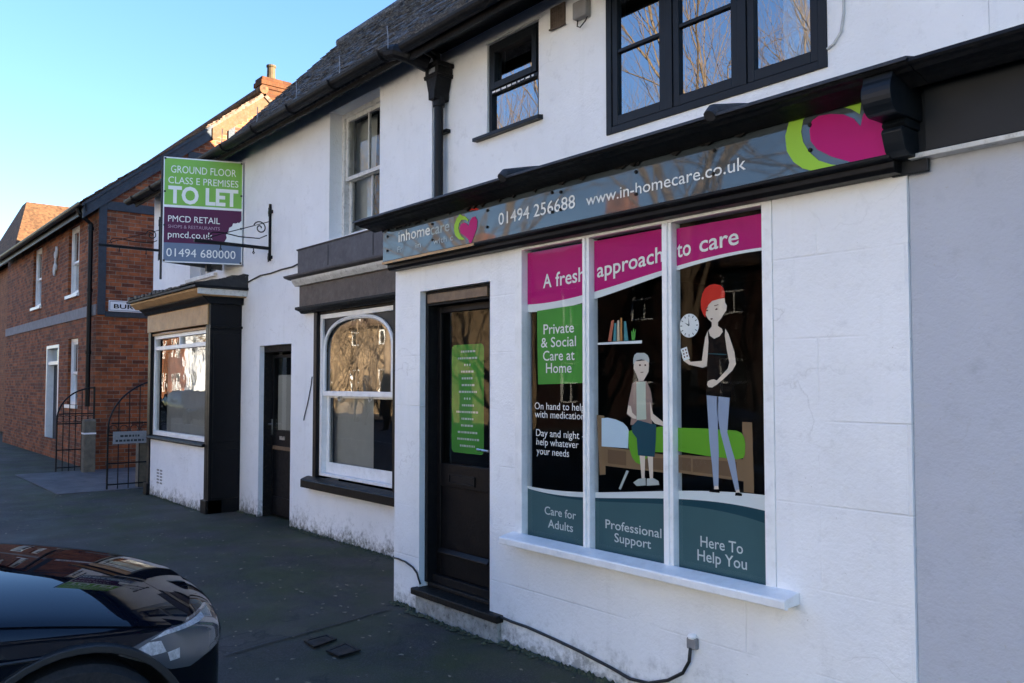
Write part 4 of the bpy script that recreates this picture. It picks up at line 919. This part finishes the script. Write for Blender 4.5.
MB().add([bp(u,v,.0074) for u, v in ((.78,.185),(.76,.20),(.785,.235),(.80,.255),(.79,.285),(.82,.315),(.83,.355),(.865,.37),(.88,.40),(.915,.40),(.94,.41),(.955,.405),(.986,.43),(.986,.185))], [tuple(range(14))]).build('tree_motif', 'b_white', LB)
def blet(mb, body, u0, u1, v, cap, bold=0): letters(mb, body, u0*LBW, u1*LBW, v*LBH, cap*LBH, 0, bold, mapf=lambda X, Z: bp(X/LBW, Z/LBH, .0082))
for q in (('GROUND FLOOR', .09, .91, .853, .073), ('CLASS E PREMISES', .06, .94, .75, .068), ('TO LET', .06, .94, .567, .162, .035), ('PMCD RETAIL', .065, .71, .385, .062, 0), ('pmcd.co.uk', .065, .62, .235, .066), ('01494 680000', .05, .915, .055, .082)):
    mb = MB(); blet(mb, *q); mb.build('board_lettering', 'b_lt', LB)
mb = MB(); blet(mb, 'SHOPS & RESTAURANTS', .065, .71, .325, .032); mb.build('board_small_lettering', 'b_mauve', LB)
Q = Vector((-11.17, .80, 3.18)); EX2 = Q-O; N2 = EX2.normalized().cross(Vector((0,0,1)))
mb = MB(); pts = [O+EX2*u+EZ*v+N2*d for d in (.0,.012) for u, v in ((.01,0),(1,0),(1,1),(.01,1))]; mb.add([tuple(p) for p in pts], BF).build('rear_panel', 'b_grey', LB)
mb = MB().tube([tuple(O+Vector((-.012,-.012,-.22))), tuple(O+Vector((-.012,-.012,1.345)))], .014, 8); mb.build('corner_pole', 'trim', LB)
mb = MB()
for u, v in ((.02,.985),(.98,.985),(.02,.67),(.98,.67),(.02,.35),(.98,.35),(.02,.015),(.98,.015)):
    mb.add(bslab(u-.012,u+.012,v-.009,v+.009,-.009,.0095), BF)
mb.box(-10.80, -10.74, .44, .50, 3.10, 3.19)
mb.build('fixing_clip', 'trim', LB)

# ================================================================== BRICK HOUSE
BX = -17.25; BYF = .68
BH = thing('brick_house', 'red brick house with timber framed gable, bargeboard and white sash windows', 'building', (-21, 3.9, 0))
ridge_y, ridge_z, ez = 3.95, 7.98, 5.10
rise = (ridge_z-ez)/(ridge_y-.42)
MB().wall(-27, BX-.30, 0, 5.15, BYF, .3, [(-19.65,-18.70,3.50,4.95), (-19.50,-18.65,1.20,2.58), (-21.6,-20.35,.05,2.5), (-23.4,-22.4,3.5,4.95)]).build('front_wall', 'brick', BH)
mb = MB(); mb.prism_x([(BYF,0),(7.22,0),(7.22,5.2),(ridge_y,ridge_z-.10),(BYF,5.15)], BX-.30, BX); mb.build('gable_wall', 'brick', BH)
mb = MB(); mb.box(-27, BX-.31, 7.0, 7.2, 0, 5.1); mb.box(-27, -26.8, 1, 7, 0, 5.1); mb.build('rear_wall', 'brick', BH)
mb = MB(); tiled_slope(mb, -27, BX+.12, .40, ez, ridge_y, ridge_z, seed=12, tw=.2, gauge=.13); plain_slope(mb, -27, BX+.10, .42, ez, ridge_y, ridge_z, .06); plain_slope(mb, -27, BX+.10, 7.48, ez, ridge_y, ridge_z, .08)
mb.build('roof', 'tile_brown', BH)
mb = MB(); mb.tube([(-27,ridge_y-.04,ridge_z+.06),(BX+.14,ridge_y-.04,ridge_z+.06)], .10, 12); mb.build('ridge_tiles', 'tile_orange', BH)
def rake(y0, y1, off0, off1, x0, x1):           # strip following the front verge
    z0, z1 = ez+(y0-.42)*rise, ez+(y1-.42)*rise
    return [(x, y, z+o) for x in (x0, x1) for y, z, o in ((y0,z0,off0),(y1,z1,off0),(y1,z1,off1),(y0,z0,off1))]
mb = MB().add(rake(.40, 2.80, -.06, -.30, BX+.002, BX+.075), BF); mb.add(rake(.38, 2.82, -.01, -.075, BX+.076, BX+.11), BF); mb.build('bargeboard', 'timber', BH)
mb = MB().add(rake(2.83, 3.95, -.03, -.34, BX+.002, BX+.07), BF)  # orange mortar starts where the sunlit stretch of the verge begins
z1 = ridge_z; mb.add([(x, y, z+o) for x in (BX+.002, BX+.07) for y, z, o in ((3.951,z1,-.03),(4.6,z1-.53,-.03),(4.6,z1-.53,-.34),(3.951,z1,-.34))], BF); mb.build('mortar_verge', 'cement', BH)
mb = MB().box(BX+.001, BX+.035, .69, .83, 2.96, 5.15); mb.box(BX+.001, BX+.036, .83, 6.9, 5.00, 5.17); mb.box(BX+.001, BX+.036, .83, 2.5, 2.93, 3.03)
mb.box(BX+.001, BX+.034, 3.18, 3.32, 5.171, 7.15); mb.box(BX+.001, BX+.033, 2.35, 5.5, 6.28, 6.42)
mb.build('timber_framing', 'timber', BH, bevel=.004)
MB().box(-27, BX-.001, BYF-.025, BYF-.001, 2.95, 3.16).build('stone_band', 'stone', BH)
MB().box(-27, BX+.03, BYF-.03, BYF-.001, 0, .42).build('base_plinth', 'brick', BH)
def bsash(x0, x1, z0, z1):
    y = BYF+.06; zm = (z0+z1)/2-.05
    s_ = MB().frame(x0, x1, z0, z1, .07, y, y+.12); s_ = s_.build('sash_window', 'white', BH, bevel=.004)
    mb = MB().frame(x0+.07, x1-.07, zm, z1-.07, .05, y+.02, y+.06); mb.box((x0+x1)/2-.012, (x0+x1)/2+.012, y+.03, y+.055, zm+.05, z1-.12); mb.build('upper_sash', 'white', s_, bevel=.003)
    mb = MB().frame(x0+.07, x1-.07, z0+.07, zm+.03, .05, y+.065, y+.10); mb.box((x0+x1)/2-.012, (x0+x1)/2+.012, y+.07, y+.095, z0+.12, zm-.02); mb.build('lower_sash', 'white', s_, bevel=.003)
    MB().sheet([(x0+.1,z0+.1),(x1-.1,z0+.1),(x1-.1,zm),(x0+.1,zm)], y+.08).build('sash_pane', 'glass_up', s_); MB().sheet([(x0+.1,zm),(x1-.1,zm),(x1-.1,z1-.1),(x0+.1,z1-.1)], y+.04).build('sash_pane', 'glass_up', s_)
    MB().box(x0-.06, x1+.06, BYF-.05, y, z0-.07, z0-.001).build('window_sill', 'white', s_, bevel=.004)
bsash(-19.65, -18.70, 3.50, 4.95); bsash(-19.50, -18.65, 1.20, 2.58); bsash(-23.4, -22.4, 3.5, 4.95)
mb = MB().box(-26.9, -17.6, 1.4, 1.5, .1, 5); mb.build('rooms', 'interior', BH)
BD = MB().box(-21.53, -20.42, BYF+.14, BYF+.2, .06, 2.05).build('front_door', 'timber', BH); mb = MB().frame(-21.6, -20.35, .05, 2.5, .07, BYF-.01, BYF+.2); mb.box(-21.53, -20.42, BYF+.02, BYF+.18, 2.06, 2.14); mb.build('door_surround', 'white', BD, bevel=.004)
MB().sheet([(-21.53,2.14),(-20.42,2.14),(-20.42,2.43),(-21.53,2.43)], BYF+.1).build('fanlight', 'glass_up', BD)
mb = MB(); half_gutter(mb, -27, BX+.15, .36, ez-.04, .07); mb.box(-27, BX+.1, .44, .46, ez-.2, ez-.02); mb.build('gutter', 'black', BH)
px_ = -17.45; mb = MB().tube([(px_,.36,5.0),(px_,.40,4.9),(px_,.60,4.72),(px_,.60,1.2)], .045, 12)
for z in (4.6, 3.4, 2.2): mb.tube([(px_,.60,z),(px_,.60,z+.07)], .056, 12)
mb.build('drainpipe', 'black', BH)
mb = MB(); mb.tube([(x, BYF-.03, z) for x, z in [(-20.75+p, 4.55+q) for p, q in spiral(0, 0, .02, .17, 90, 420)]]+[(x, BYF-.03, z) for x, z in [(-20.75-p, 4.21-q) for p, q in reversed(spiral(0, 0, .02, .17, 90, 420))]], .026, 8); mb.build('wall_tie', 'white_old', BH)
# chimney
CH = MB().box(-18.85, -18.5, 4.48, 5.14, 6.8, 8.58); CH.box(-18.88, -18.47, 4.44, 5.18, 8.58, 8.66); CH.box(-18.91, -18.44, 4.41, 5.21, 8.66, 8.77); CH.box(-18.88, -18.47, 4.44, 5.18, 8.77, 8.86)
CH = CH.build('chimney', 'brick_c', BH, bevel=.006)
MB().lathe((-18.66, 4.74, 8.86), [(.115,0),(.11,.05),(.10,.10),(.095,.30),(.115,.32),(.115,.36),(.08,.36),(.08,.30)], 14).build('chimney_pot', 'pot', CH, smooth=False)
MB().box(-18.6, -17.9, 4.36, 4.4, 7.2, 7.65).build('lead_flashing', 'lead', CH)
# street name plate on the gable
NP = thing('street_sign', 'small white street name plate with black letters on the brick gable', 'street sign', (BX+.03, 1.2, 3.03))
MB().box(BX+.037, BX+.055, .885, 1.95, 3.035, 3.245).build('plate', 'b_white', NP); MB().wall(.90, 1.935, 3.05, 3.23, BX+.0555, .0015, [(.908,1.927,3.058,3.222)], axis='x').build('border', 'trim', NP)
vs, fs = text_mesh('BUR', .02); lo = min(v[0] for v in vs); hi = max(v[0] for v in vs)
MB().add([(BX+.0585, .975+(u-lo)/(hi-lo)*.36, 3.095+v/CAPH*.085) for u, v in vs], fs).build('plate_lettering', 'vblack', NP)

# ---- iron gates, opened out from the passage
def gate(x, y0, y1, zlow, zhigh, label):
    """leaf in the plane X=x; free edge y0, hinge y1"""
    t = thing('iron_gate', label, 'gate', (x, (y0+y1)/2, 0), 'open iron gates of the passage')
    n = 14; top = []
    for k in range(n+1):
        a = R(90*k/n); top.append((y0+(y1-y0)*(1-math.cos(a)), zlow+(zhigh-zlow)*math.sin(a)))
    mb = MB().tube([(x,y0,.03)]+[(x,y,z) for y, z in top], .014, 8); mb.tube([(x,y1,.0),(x,y1,zhigh+.02)], .018, 8)
    for z in (.10, .42, zlow-.08, zlow+.10): 
        yy = y0 if z <= zlow else y0+(y1-y0)*.05
        mb.box(x-.006, x+.006, yy, y1, z-.010, z+.010)
    mb.build('gate_frame', 'iron', t)
    mb = MB(); nb = 6
    for k in range(1, nb):
        y = y0+(y1-y0)*k/nb; zt = zlow+(zhigh-zlow)*math.sqrt(max(0, 1-(1-k/nb)**2)); mb.tube([(x,y,.03),(x,y,zt)], .008, 6)
    mb.build('bar', 'iron', t)
    mb = MB()
    for k in range(nb):
        y = y0+(y1-y0)*(k+.5)/nb; r_ = .06; mb.tube([(x, y+r_*math.cos(R(a)), zlow+.01+r_*math.sin(R(a))) for a in range(0, 361, 30)], .006, 6)
    mb.build('scroll_ring', 'iron', t); return t
gate(-13.7, .035, .95, .93, 1.72, 'arched black iron gate leaf standing open by the white bay shopfront')
gate(-17.02, .0, .62, .98, 1.56, 'arched black iron gate leaf standing open against the brick house')
NS = thing('notice_board', 'small grey notice plate fixed across the open iron gate beside the white building', 'sign', (-13.68, .34, .70))
MB().box(-13.672, -13.655, .10, .585, .715, .905).build('notice_plate', 'plaque', NS, bevel=.003)
mb = MB(); rnd = random.Random(6)
for z, a, b in ((.835,.20,.48), (.765,.135,.545)):
    y = a
    while y < b:
        l_ = rnd.uniform(.02, .055); mb.box(-13.6548, -13.6535, y, min(y+l_, b), z-.016, z+.016); y += l_+.014
mb.build('worn_lettering', 'timber', NS)
def gpost(x, y, h, label):
    t = thing('gate_post', label, 'post', (x, y, 0), 'weathered posts beside the passage gates')
    MB().prism_y([(x-.105,0),(x+.105,0),(x+.10,h-.03),(x+.07,h),(x-.07,h),(x-.10,h-.03)], y-.10, y+.10).build('post_body', 'post', t, bevel=.01); return t
t = gpost(-16.86, .50, .98, 'weathered grey gate post with pale band before the brick house'); MB().box(-16.967, -16.753, .398, .602, .705, .735).build('pale_band', 'white', t)
gpost(-13.95, .64, .74, 'short weathered gate post behind the small grey notice plate')
# ================================================================== PARKED CAR (nose towards the shops)
CARX, CARY = -4.10, -1.97
def car():
    t = thing('parked_car', 'black parked car with its bonnet and headlight pointing towards the shops', 'car', (CARX, CARY-2.2, 0))
    # stations: distance behind nose, half width, low z, sill z, mid z, shoulder z, top z at centre, plan bulge
    st = [(.00,.60,.30,.36,.50,.62,.66,.16),(.03,.74,.24,.34,.52,.665,.715,.24),(.10,.825,.21,.33,.54,.705,.765,.29),(.24,.875,.20,.32,.56,.745,.825,.31),(.50,.895,.20,.32,.58,.795,.885,.26),
          (.80,.905,.20,.32,.60,.835,.930,.18),(1.15,.91,.20,.32,.62,.875,.970,.10),(1.50,.91,.20,.32,.64,.905,1.0,.05),(1.9,.91,.20,.32,.65,.93,1.0,.0),(2.6,.91,.20,.32,.65,.95,1.0,0),(3.4,.90,.20,.32,.66,.97,1.02,0),(3.9,.86,.24,.36,.68,.98,1.04,-.05),(4.25,.76,.30,.42,.68,.93,1.0,-.15)]
    ring = []
    for d, hw, z0, z1, z2, z3, zt, bu in st:
        half = [(hw*.86,z0),(hw*.975,z1),(hw*1.0,z2),(hw*.985,z3-.035),(hw*.955,z3),(hw*.90,z3+(zt-z3)*.26),(hw*.55,z3+(zt-z3)*.86),(0,zt)]
        ring.append([(CARX+x, CARY-d-bu*(x/.91)**2, z) for x, z in half]+[(CARX-x, CARY-d-bu*(x/.91)**2, z) for x, z in reversed(half[:-1])])
    n = len(ring[0])
    def loft(rs, i0, i1, name, m, parent, inset=0):
        mb = MB()
        for r_ in rs: mb.v += r_[i0:i1+1]
        k = i1-i0+1
        for a in range(len(rs)-1):
            for b in range(k-1): mb.f.append((a*k+b, (a+1)*k+b, (a+1)*k+b+1, a*k+b+1))
            if i0 == 0 and i1 == n-1: mb.f.append((a*k+k-1, (a+1)*k+k-1, (a+1)*k, a*k))
        if i0 == 0 and i1 == n-1:
            mb.f.append(tuple(range(k))); mb.f.append(tuple(range((len(rs)-1)*k+k-1, (len(rs)-1)*k-1, -1)))
        return mb
    def finish(mb, name, m, parent, cutters=(), sub=2, inter=None, solid=0):
        o = mb.build(name, m, parent, smooth=True)
        s_ = o.modifiers.new('s', 'SUBSURF'); s_.levels = s_.render_levels = sub
        if solid: q = o.modifiers.new('t', 'SOLIDIFY'); q.thickness = solid; q.offset = -1
        for c in cutters: q = o.modifiers.new('b', 'BOOLEAN'); q.operation = 'DIFFERENCE'; q.object = c; q.solver = 'EXACT'
        if inter: q = o.modifiers.new('b', 'BOOLEAN'); q.operation = 'INTERSECT'; q.object = inter; q.solver = 'EXACT'
        dg = bpy.context.evaluated_depsgraph_get(); me = bpy.data.meshes.new_from_object(o.evaluated_get(dg))
        o.modifiers.clear(); o.data = me; me.shade_smooth(); me.set_sharp_from_angle(angle=R(38))
        return o
    WY = CARY-.72; cut = []
    for wy in (WY, WY-2.55):
        mb = MB().lathe((CARX-1.2, wy, .34), [(.385,0),(.385,2.4)], 40, 'x'); c_ = mb.build('cutter', 'trim', t); cut.append(c_)
    bpy.context.view_layer.update()
    body = finish(loft(ring, 0, n-1, 'b', 'paint', t), 'body', 'paint', t, cut)
    body.data.materials.append(M['trim'])
    for p in body.data.polygons:
        for wy in (WY, WY-2.55):
            if math.hypot(p.center.y-wy, p.center.z-.34) < .387 and (abs(p.normal.x) < .5 or math.hypot(p.center.y-wy, p.center.z-.34) < .37): p.material_index = 1
    # headlights: patch of the swollen body inside a wedge
    def swell(k): return [[(CARX+(x-CARX)*(1+k), y+k, z+k*.3) for x, y, z in r_] for r_ in ring]
    def patch(name, m, k, outline, sgn, parent):
        mb = MB().prism_x([(CARY+y, z) for y, z in outline], CARX+sgn*.50, CARX+sgn*1.1); w_ = mb.build('cutter', 'trim', t)
        bpy.context.view_layer.update()
        h = finish(loft(swell(k), 0, n-1, name, m, t), name, m, t, inter=w_)
        bpy.data.objects.remove(w_)
        if parent: h.parent = parent; h.location = (0, 0, 0)
        return h
    for sgn in (1, -1):
        h = patch('headlight', 'lens', .006, [(-.12,.712),(-.12,.60),(-.30,.556),(-.38,.570),(-.50,.630),(-.58,.672),(-.48,.700),(-.36,.722)], sgn, None)
        patch('lamp_reflector', 'lens_clear', .0075, [(-.42,.684),(-.40,.640),(-.455,.640),(-.53,.668),(-.47,.690)], sgn, h)
        patch('lamp_reflector', 'lens_clear', .0075, [(-.345,.640),(-.345,.602),(-.385,.602),(-.395,.636)], sgn, h)
        patch('lamp_strip', 'lens_clear', .0075, [(-.20,.712),(-.20,.700),(-.40,.700),(-.46,.695),(-.40,.714)], sgn, h)
        patch('lamp_surround', 'trim', .0065, [(-.108,.712),(-.108,.595),(-.119,.595),(-.119,.712)], sgn, h)
    for c_ in cut: bpy.data.objects.remove(c_)
    # bonnet: separate skin lying just proud of the body with a shut gap
    hood = [[(p[0], p[1], p[2]+.006) for p in r_] for r_ in ring[2:8]]
    hm = loft(hood, 4, n-5, 'bonnet', 'paint', t)
    finish(hm, 'bonnet', 'paint', t, solid=.012)
    # waist crease and bumper line
    for sgn in (1, -1):
        mb = MB().tube([(CARX+sgn*(.905 if d > .6 else .865+.06*d)+sgn*.003, CARY-d-(.30 if d < .4 else .26 if d < .6 else .18 if d < 1 else .08), .70+.035*d) for d in (.55,.8,1.2,1.6,2.2,3.0)], .006, 6); mb.build('side_trim', 'trim', t)
    for sgn in (1, -1):
        for wy in (WY, WY-2.55):
            mb = MB(); x0 = CARX+sgn*.885
            pts = [(wy+.398*math.cos(R(a)), .34+.398*math.sin(R(a))) for a in range(-14, 195, 8)]; ins = [(wy+.372*math.cos(R(a)), .34+.372*math.sin(R(a))) for a in range(194, -15, -8)]
            mb.prism_x(pts+ins, x0-sgn*.05, x0+sgn*.032); mb.build('arch_trim', 'trim', t, bevel=.004)
    def wheel(sgn, wy):
        x = CARX+sgn*.80
        o = MB().lathe((x, wy, .335), [(.22,-.10),(.31,-.105),(.332,-.08),(.335,.0),(.332,.08),(.31,.105),(.235,.10),(.225,.085)], 36, 'x').build('wheel', 'rubber', t, smooth=False)
        mb = MB().lathe((x, wy, .335), [(.235,-.06),(.232,.09*sgn),(.21,.095*sgn),(.20,.06*sgn),(.05,.05*sgn)], 30, 'x')
        for k in range(10):
            a = R(36*k); mb.tube([(x+sgn*.075, wy+.03*math.cos(a), .335+.03*math.sin(a)), (x+sgn*.09, wy+.21*math.cos(a), .335+.21*math.sin(a))], .016, 6)
        mb.build('rim', 'chrome', o)
    for sgn in (1, -1):
        for wy in (WY, WY-2.55): wheel(sgn, wy)
    # greenhouse
    gh = [(1.30,.80,.985,.0),(1.75,.76,1.19,.05),(2.15,.68,1.40,.08),(2.7,.66,1.455,.02),(3.3,.66,1.43,0),(3.8,.70,1.25,-.04),(4.15,.74,1.0,-.05)]
    rs = []
    for d, hw, zt, bu in gh:
        hb = .84 if d > 1.4 else .80
        half = [(hb,.93),(hb*.985,.98+.0*(zt)),((hb+hw)/2,max(.985,(.98+zt)/2)),(hw,zt-.03),(hw*.6,zt),(0,zt+.012)]
        rs.append([(CARX+x, CARY-d-bu*(1-abs(x)/hb)*-1, z) for x, z in half]+[(CARX-x, CARY-d-bu*(1-abs(x)/hb)*-1, z) for x, z in reversed(half[:-1])])
    n2 = len(rs[0]); mb = MB()
    for r_ in rs: mb.v += r_
    for a in range(len(rs)-1):
        for b in range(n2-1): mb.f.append((a*n2+b, (a+1)*n2+b, (a+1)*n2+b+1, a*n2+b+1))
    finish(mb, 'windows', 'car_glass', t)
    mb = MB(); rr = [[(x, y, z+.012) for x, y, z in r_[3:n2-3]] for r_ in rs[2:5]]; k = len(rr[0])
    for r_ in rr: mb.v += r_
    for a in range(2):
        for b in range(k-1): mb.f.append((a*k+b, (a+1)*k+b, (a+1)*k+b+1, a*k+b+1))
    finish(mb, 'roof_panel', 'paint', t, solid=.01)
    for sgn in (1, -1):
        mb = MB()
        for d0, d1, z0, z1 in ((1.30,2.15,.985,1.385),(2.75,2.85,.98,1.43),(3.35,4.1,1.42,.99)):
            for q in (0,): mb.tube([(CARX+sgn*.835, CARY-d0, .97 if d0 < 3 else z0-.02), (CARX+sgn*.70, CARY-d1, z1)] if d0 < 3 else [(CARX+sgn*.69, CARY-d0, z0), (CARX+sgn*.80, CARY-d1, z1)], .032, 6)
        mb.build('window_pillar', 'paint', t)
        MB().lathe((CARX+sgn*1.0, CARY-1.72, 1.02), [(.02,-.06),(.07,-.05),(.085,.0),(.08,.04),(.03,.06)], 14, 'y').build('wing_mirror', 'paint', t, smooth=True)
    mb = MB().box(CARX-.40, CARX+.40, CARY-.22, CARY-.075, .42, .54); 
    for k in range(5): mb.box(CARX-.38, CARX+.38, CARY-.074, CARY-.066, .44+k*.028, .452+k*.028)
    mb.build('grille', 'trim', t, bevel=.004)
    return t
CAR = car()
for x, ang, lab in ((-9.5, R(90), 'black car parked at the far side of the road, reflected in the shop window'), (-37.0, R(-90), 'black car parked at the far side of the road, reflected in the bay window')):
    q = dup(CAR, (0, 0, 0), lab, 'cars parked along the road'); q.location = (x, -8.4, -.12); q.rotation_euler = (0, 0, ang)

# ================================================================== ACROSS THE STREET (seen in the glass)
def house_opposite(x0, x1, yf, eh, rh, wm, rm, label, cols, rows, chim=True):
    t = thing('house_opposite', label, 'building', ((x0+x1)/2, yf-4, 0)); holes = []
    wdt = (x1-x0)/cols
    for r_ in range(rows):
        for c_ in range(cols):
            cx = x0+wdt*(c_+.5); z = .95+r_*2.7; holes.append((cx-.5, cx+.5, z, z+1.45))
    MB().wall(x0, x1, -.1, eh, yf, -.25, holes).build('front_wall', wm, t)
    mb = MB(); mb.box(x0, x0+.25, yf-8, yf-.251, -.1, eh); mb.box(x1-.25, x1, yf-8, yf-.251, -.1, eh)
    mb.prism_x([(yf-.26,eh),(yf-8,eh),(yf-4,eh+rh-.1)], x0, x0+.25); mb.prism_x([(yf-.26,eh),(yf-8,eh),(yf-4,eh+rh-.1)], x1-.25, x1); mb.build('side_walls', wm, t)
    mb = MB(); plain_slope(mb, x0-.1, x1+.1, yf+.35, eh-.1, yf-4, eh+rh, .12); plain_slope(mb, x0-.1, x1+.1, yf-8.2, eh-.1, yf-4, eh+rh, .12); mb.build('roof', rm, t)
    for h in holes:
        f = MB().frame(h[0]+.002, h[1]-.002, h[2]+.002, h[3]-.002, .07, yf-.16, yf-.08); f.box(h[0]+.07, h[1]-.07, yf-.15, yf-.09, (h[2]+h[3])/2-.03, (h[2]+h[3])/2+.03); f.box((h[0]+h[1])/2-.015, (h[0]+h[1])/2+.015, yf-.149, yf-.091, h[2]+.07, (h[2]+h[3])/2-.031)
        f = f.build('sash_window', 'white', t); MB().box(h[0]+.05, h[1]-.05, yf-.24, yf-.13, h[2]+.05, h[3]-.05).build('pane', 'car_glass', f)
    dx = (x0+x1)/2+wdt*.5-.45 if cols % 2 else (x0+x1)/2-.45
    d = MB().box(dx, dx+.9, yf-.005, yf+.02, -.1, 2.05).build('front_door', 'timber', t)
    if chim:
        c_ = MB().box(x0+.4, x0+1.3, yf-4.5, yf-3.6, eh+rh-1.0, eh+rh+1.3).build('chimney', 'brick_o', t); MB().lathe((x0+.85,yf-4.05,eh+rh+1.3), [(.13,0),(.11,.35),(.12,.4)], 10).build('chimney_pot', 'pot', c_)
YO = -17.0
house_opposite(-9, 6, YO, 5.0, 2.5, 'wall_up', 'tile_orange', 'white rendered house across the street with four bays', 4, 2)  # unseen; walls made white to bounce sun onto the shaded shopfronts
house_opposite(-23, -9.3, YO, 5.2, 2.6, 'brick_d', 'tile_brown', 'dark red brick house across the street, reflected in the shop window', 4, 2)
house_opposite(-32, -23.3, YO, 5.0, 2.4, 'brick_y', 'tile_brown', 'buff brick house across the street reflected in the shop door', 2, 2)
house_opposite(-47, -32.3, YO, 4.8, 2.3, 'brick_y', 'tile_brown', 'wide buff brick house across the street with five bays, beside the buff one', 5, 2)
house_opposite(-64, -47.4, YO, 5.5, 2.8, 'wall_up', 'tile_orange', 'long white rendered terrace across the street', 5, 2)
house_opposite(-84, -64.4, YO, 5.5, 2.8, 'brick_o', 'tile_orange', 'long orange brick terrace of six bays across the street', 6, 2)
# bare winter trees on the far pavement
def tree(x, y, h, seed, label, kind='bare_tree', group='bare winter trees across the street'):
    t = thing(kind, label, 'shrub' if 'shrub' in kind else 'tree', (x, y, -.1), group); rnd = random.Random(seed); tr, cr = MB(), MB(); cnt = [0]
    def grow(p, d, r, L, lv):
        pts = [p]; rs = [r]; q = p.copy(); dd = d.copy(); ns = 4 if lv < 3 else 3
        for k in range(ns):
            dd = (dd+Vector((rnd.gauss(0,.13), rnd.gauss(0,.13), rnd.gauss(.03,.08)))*(1 if lv else .35)).normalized(); q = q+dd*(L/ns); pts.append(q.copy()); rs.append(r*(1-.42*(k+1)/ns))
        (tr if lv == 0 else cr).tube(pts, rs, 9 if lv < 2 else 5 if lv < 3 else 3, cap=lv == 0); cnt[0] += 1
        if lv >= 5 or r < .006: return
        nb = (6 if lv == 0 else 5 if lv < 4 else 3)
        for k in range(nb):
            f = rnd.uniform(.45, 1.0) if k else 1.0; i = min(int(f*ns), ns-1); o_ = pts[i].lerp(pts[i+1], f*ns-i if f < 1 else 1)
            ax = Vector((rnd.gauss(0,1), rnd.gauss(0,1), rnd.gauss(0,.5))).normalized(); a = rnd.uniform(.3, .85) if k else rnd.uniform(.05, .35)
            nd_ = (Matrix.Rotation(a, 3, dd.cross(ax).normalized()) @ dd); nd_.z += .10
            grow(o_, nd_.normalized(), rs[-1]*(rnd.uniform(.55, .8) if k else .95), L*rnd.uniform(.58, .82)*(2.6 if kind == 'bare_shrub' and lv == 0 else 1), lv+1)
    grow(Vector((x,y,-.14)), Vector((0,0,1)), h*.0125, h*(.12 if kind == 'bare_shrub' else .30), 0)
    tr.build('trunk', 'bark', t, smooth=True); cr.build('crown', 'bark', t, smooth=True, recalc=False)
for i, (x, y, h, lab) in enumerate(((-5.0,-11.0,15.5,'bare winter tree across the street before the first white house'), (-11.5,-11.0,16.5,'bare winter tree across the street opposite the shop door'), (-18,-11.3,15.0,'bare winter tree across the street before the dark brick house'),
        (-27,-11.2,15.5,'bare winter tree across the street before the buff brick house'), (-39,-11.5,14,'bare winter tree across the street before the wide buff house'), (-54,-11.5,14,'bare winter tree across the street before the long white terrace'))):
    tree(x, y, h, 40+i, lab)
for i, (x, y, h, lab) in enumerate(((-33.5,-13.6,8.0,'small bare tree at the right hand corner of the wide buff house'), (-36.5,-12.9,9.0,'small bare tree before the second bay of the wide buff house'), (-41.5,-13.4,8.5,'small bare tree before the fourth bay of the wide buff house'), (-45,-13.0,8.0,'small bare tree before the last bay of the wide buff house'), (-24,-13.6,8.0,'small bare tree before the narrow buff house'), (-63,-13.0,9,'small bare tree between the long white and long orange terraces'))):
    tree(x, y, h, 60+i, lab)
for i, (x, h, lab) in enumerate(((-29.5,4.6,'bare shrub at the right of the narrow buff house front'), (-31.5,5.2,'bare shrub between the narrow and the wide buff house'), (-34.5,5.0,'bare shrub below the small bare trees of the wide buff house'), (-38.5,4.8,'bare shrub before the middle bay of the wide buff house'))):
    tree(x, -12.6-.3*(i % 2), h, 80+i, lab, 'bare_shrub', 'bare shrubs across the street')
# house far behind the brick one
t = thing('far_house', 'distant house with sunlit orange roof rising behind the brick house', 'building', (-34, 4, 0))
MB().box(-38, -30.2, 1.5, 9, 0, 5.6).build('walls', 'brick_o', t)
mb = MB(); mb.add([(-38.3,1.2,5.5),(-29.9,1.2,5.5),(-29.9,9.3,5.5),(-38.3,9.3,5.5),(-33.6,2.2,8.1),(-33.6,8.6,8.1),(-34.4,2.2,8.1),(-34.4,8.6,8.1)], [(0,1,4,6),(1,2,5,4),(2,3,7,5),(3,0,6,7),(4,5,7,6)]); mb.build('roof', 'tile_orange', t)

for o in list(bpy.data.objects):
    if 'root_at' in o: del o['root_at']
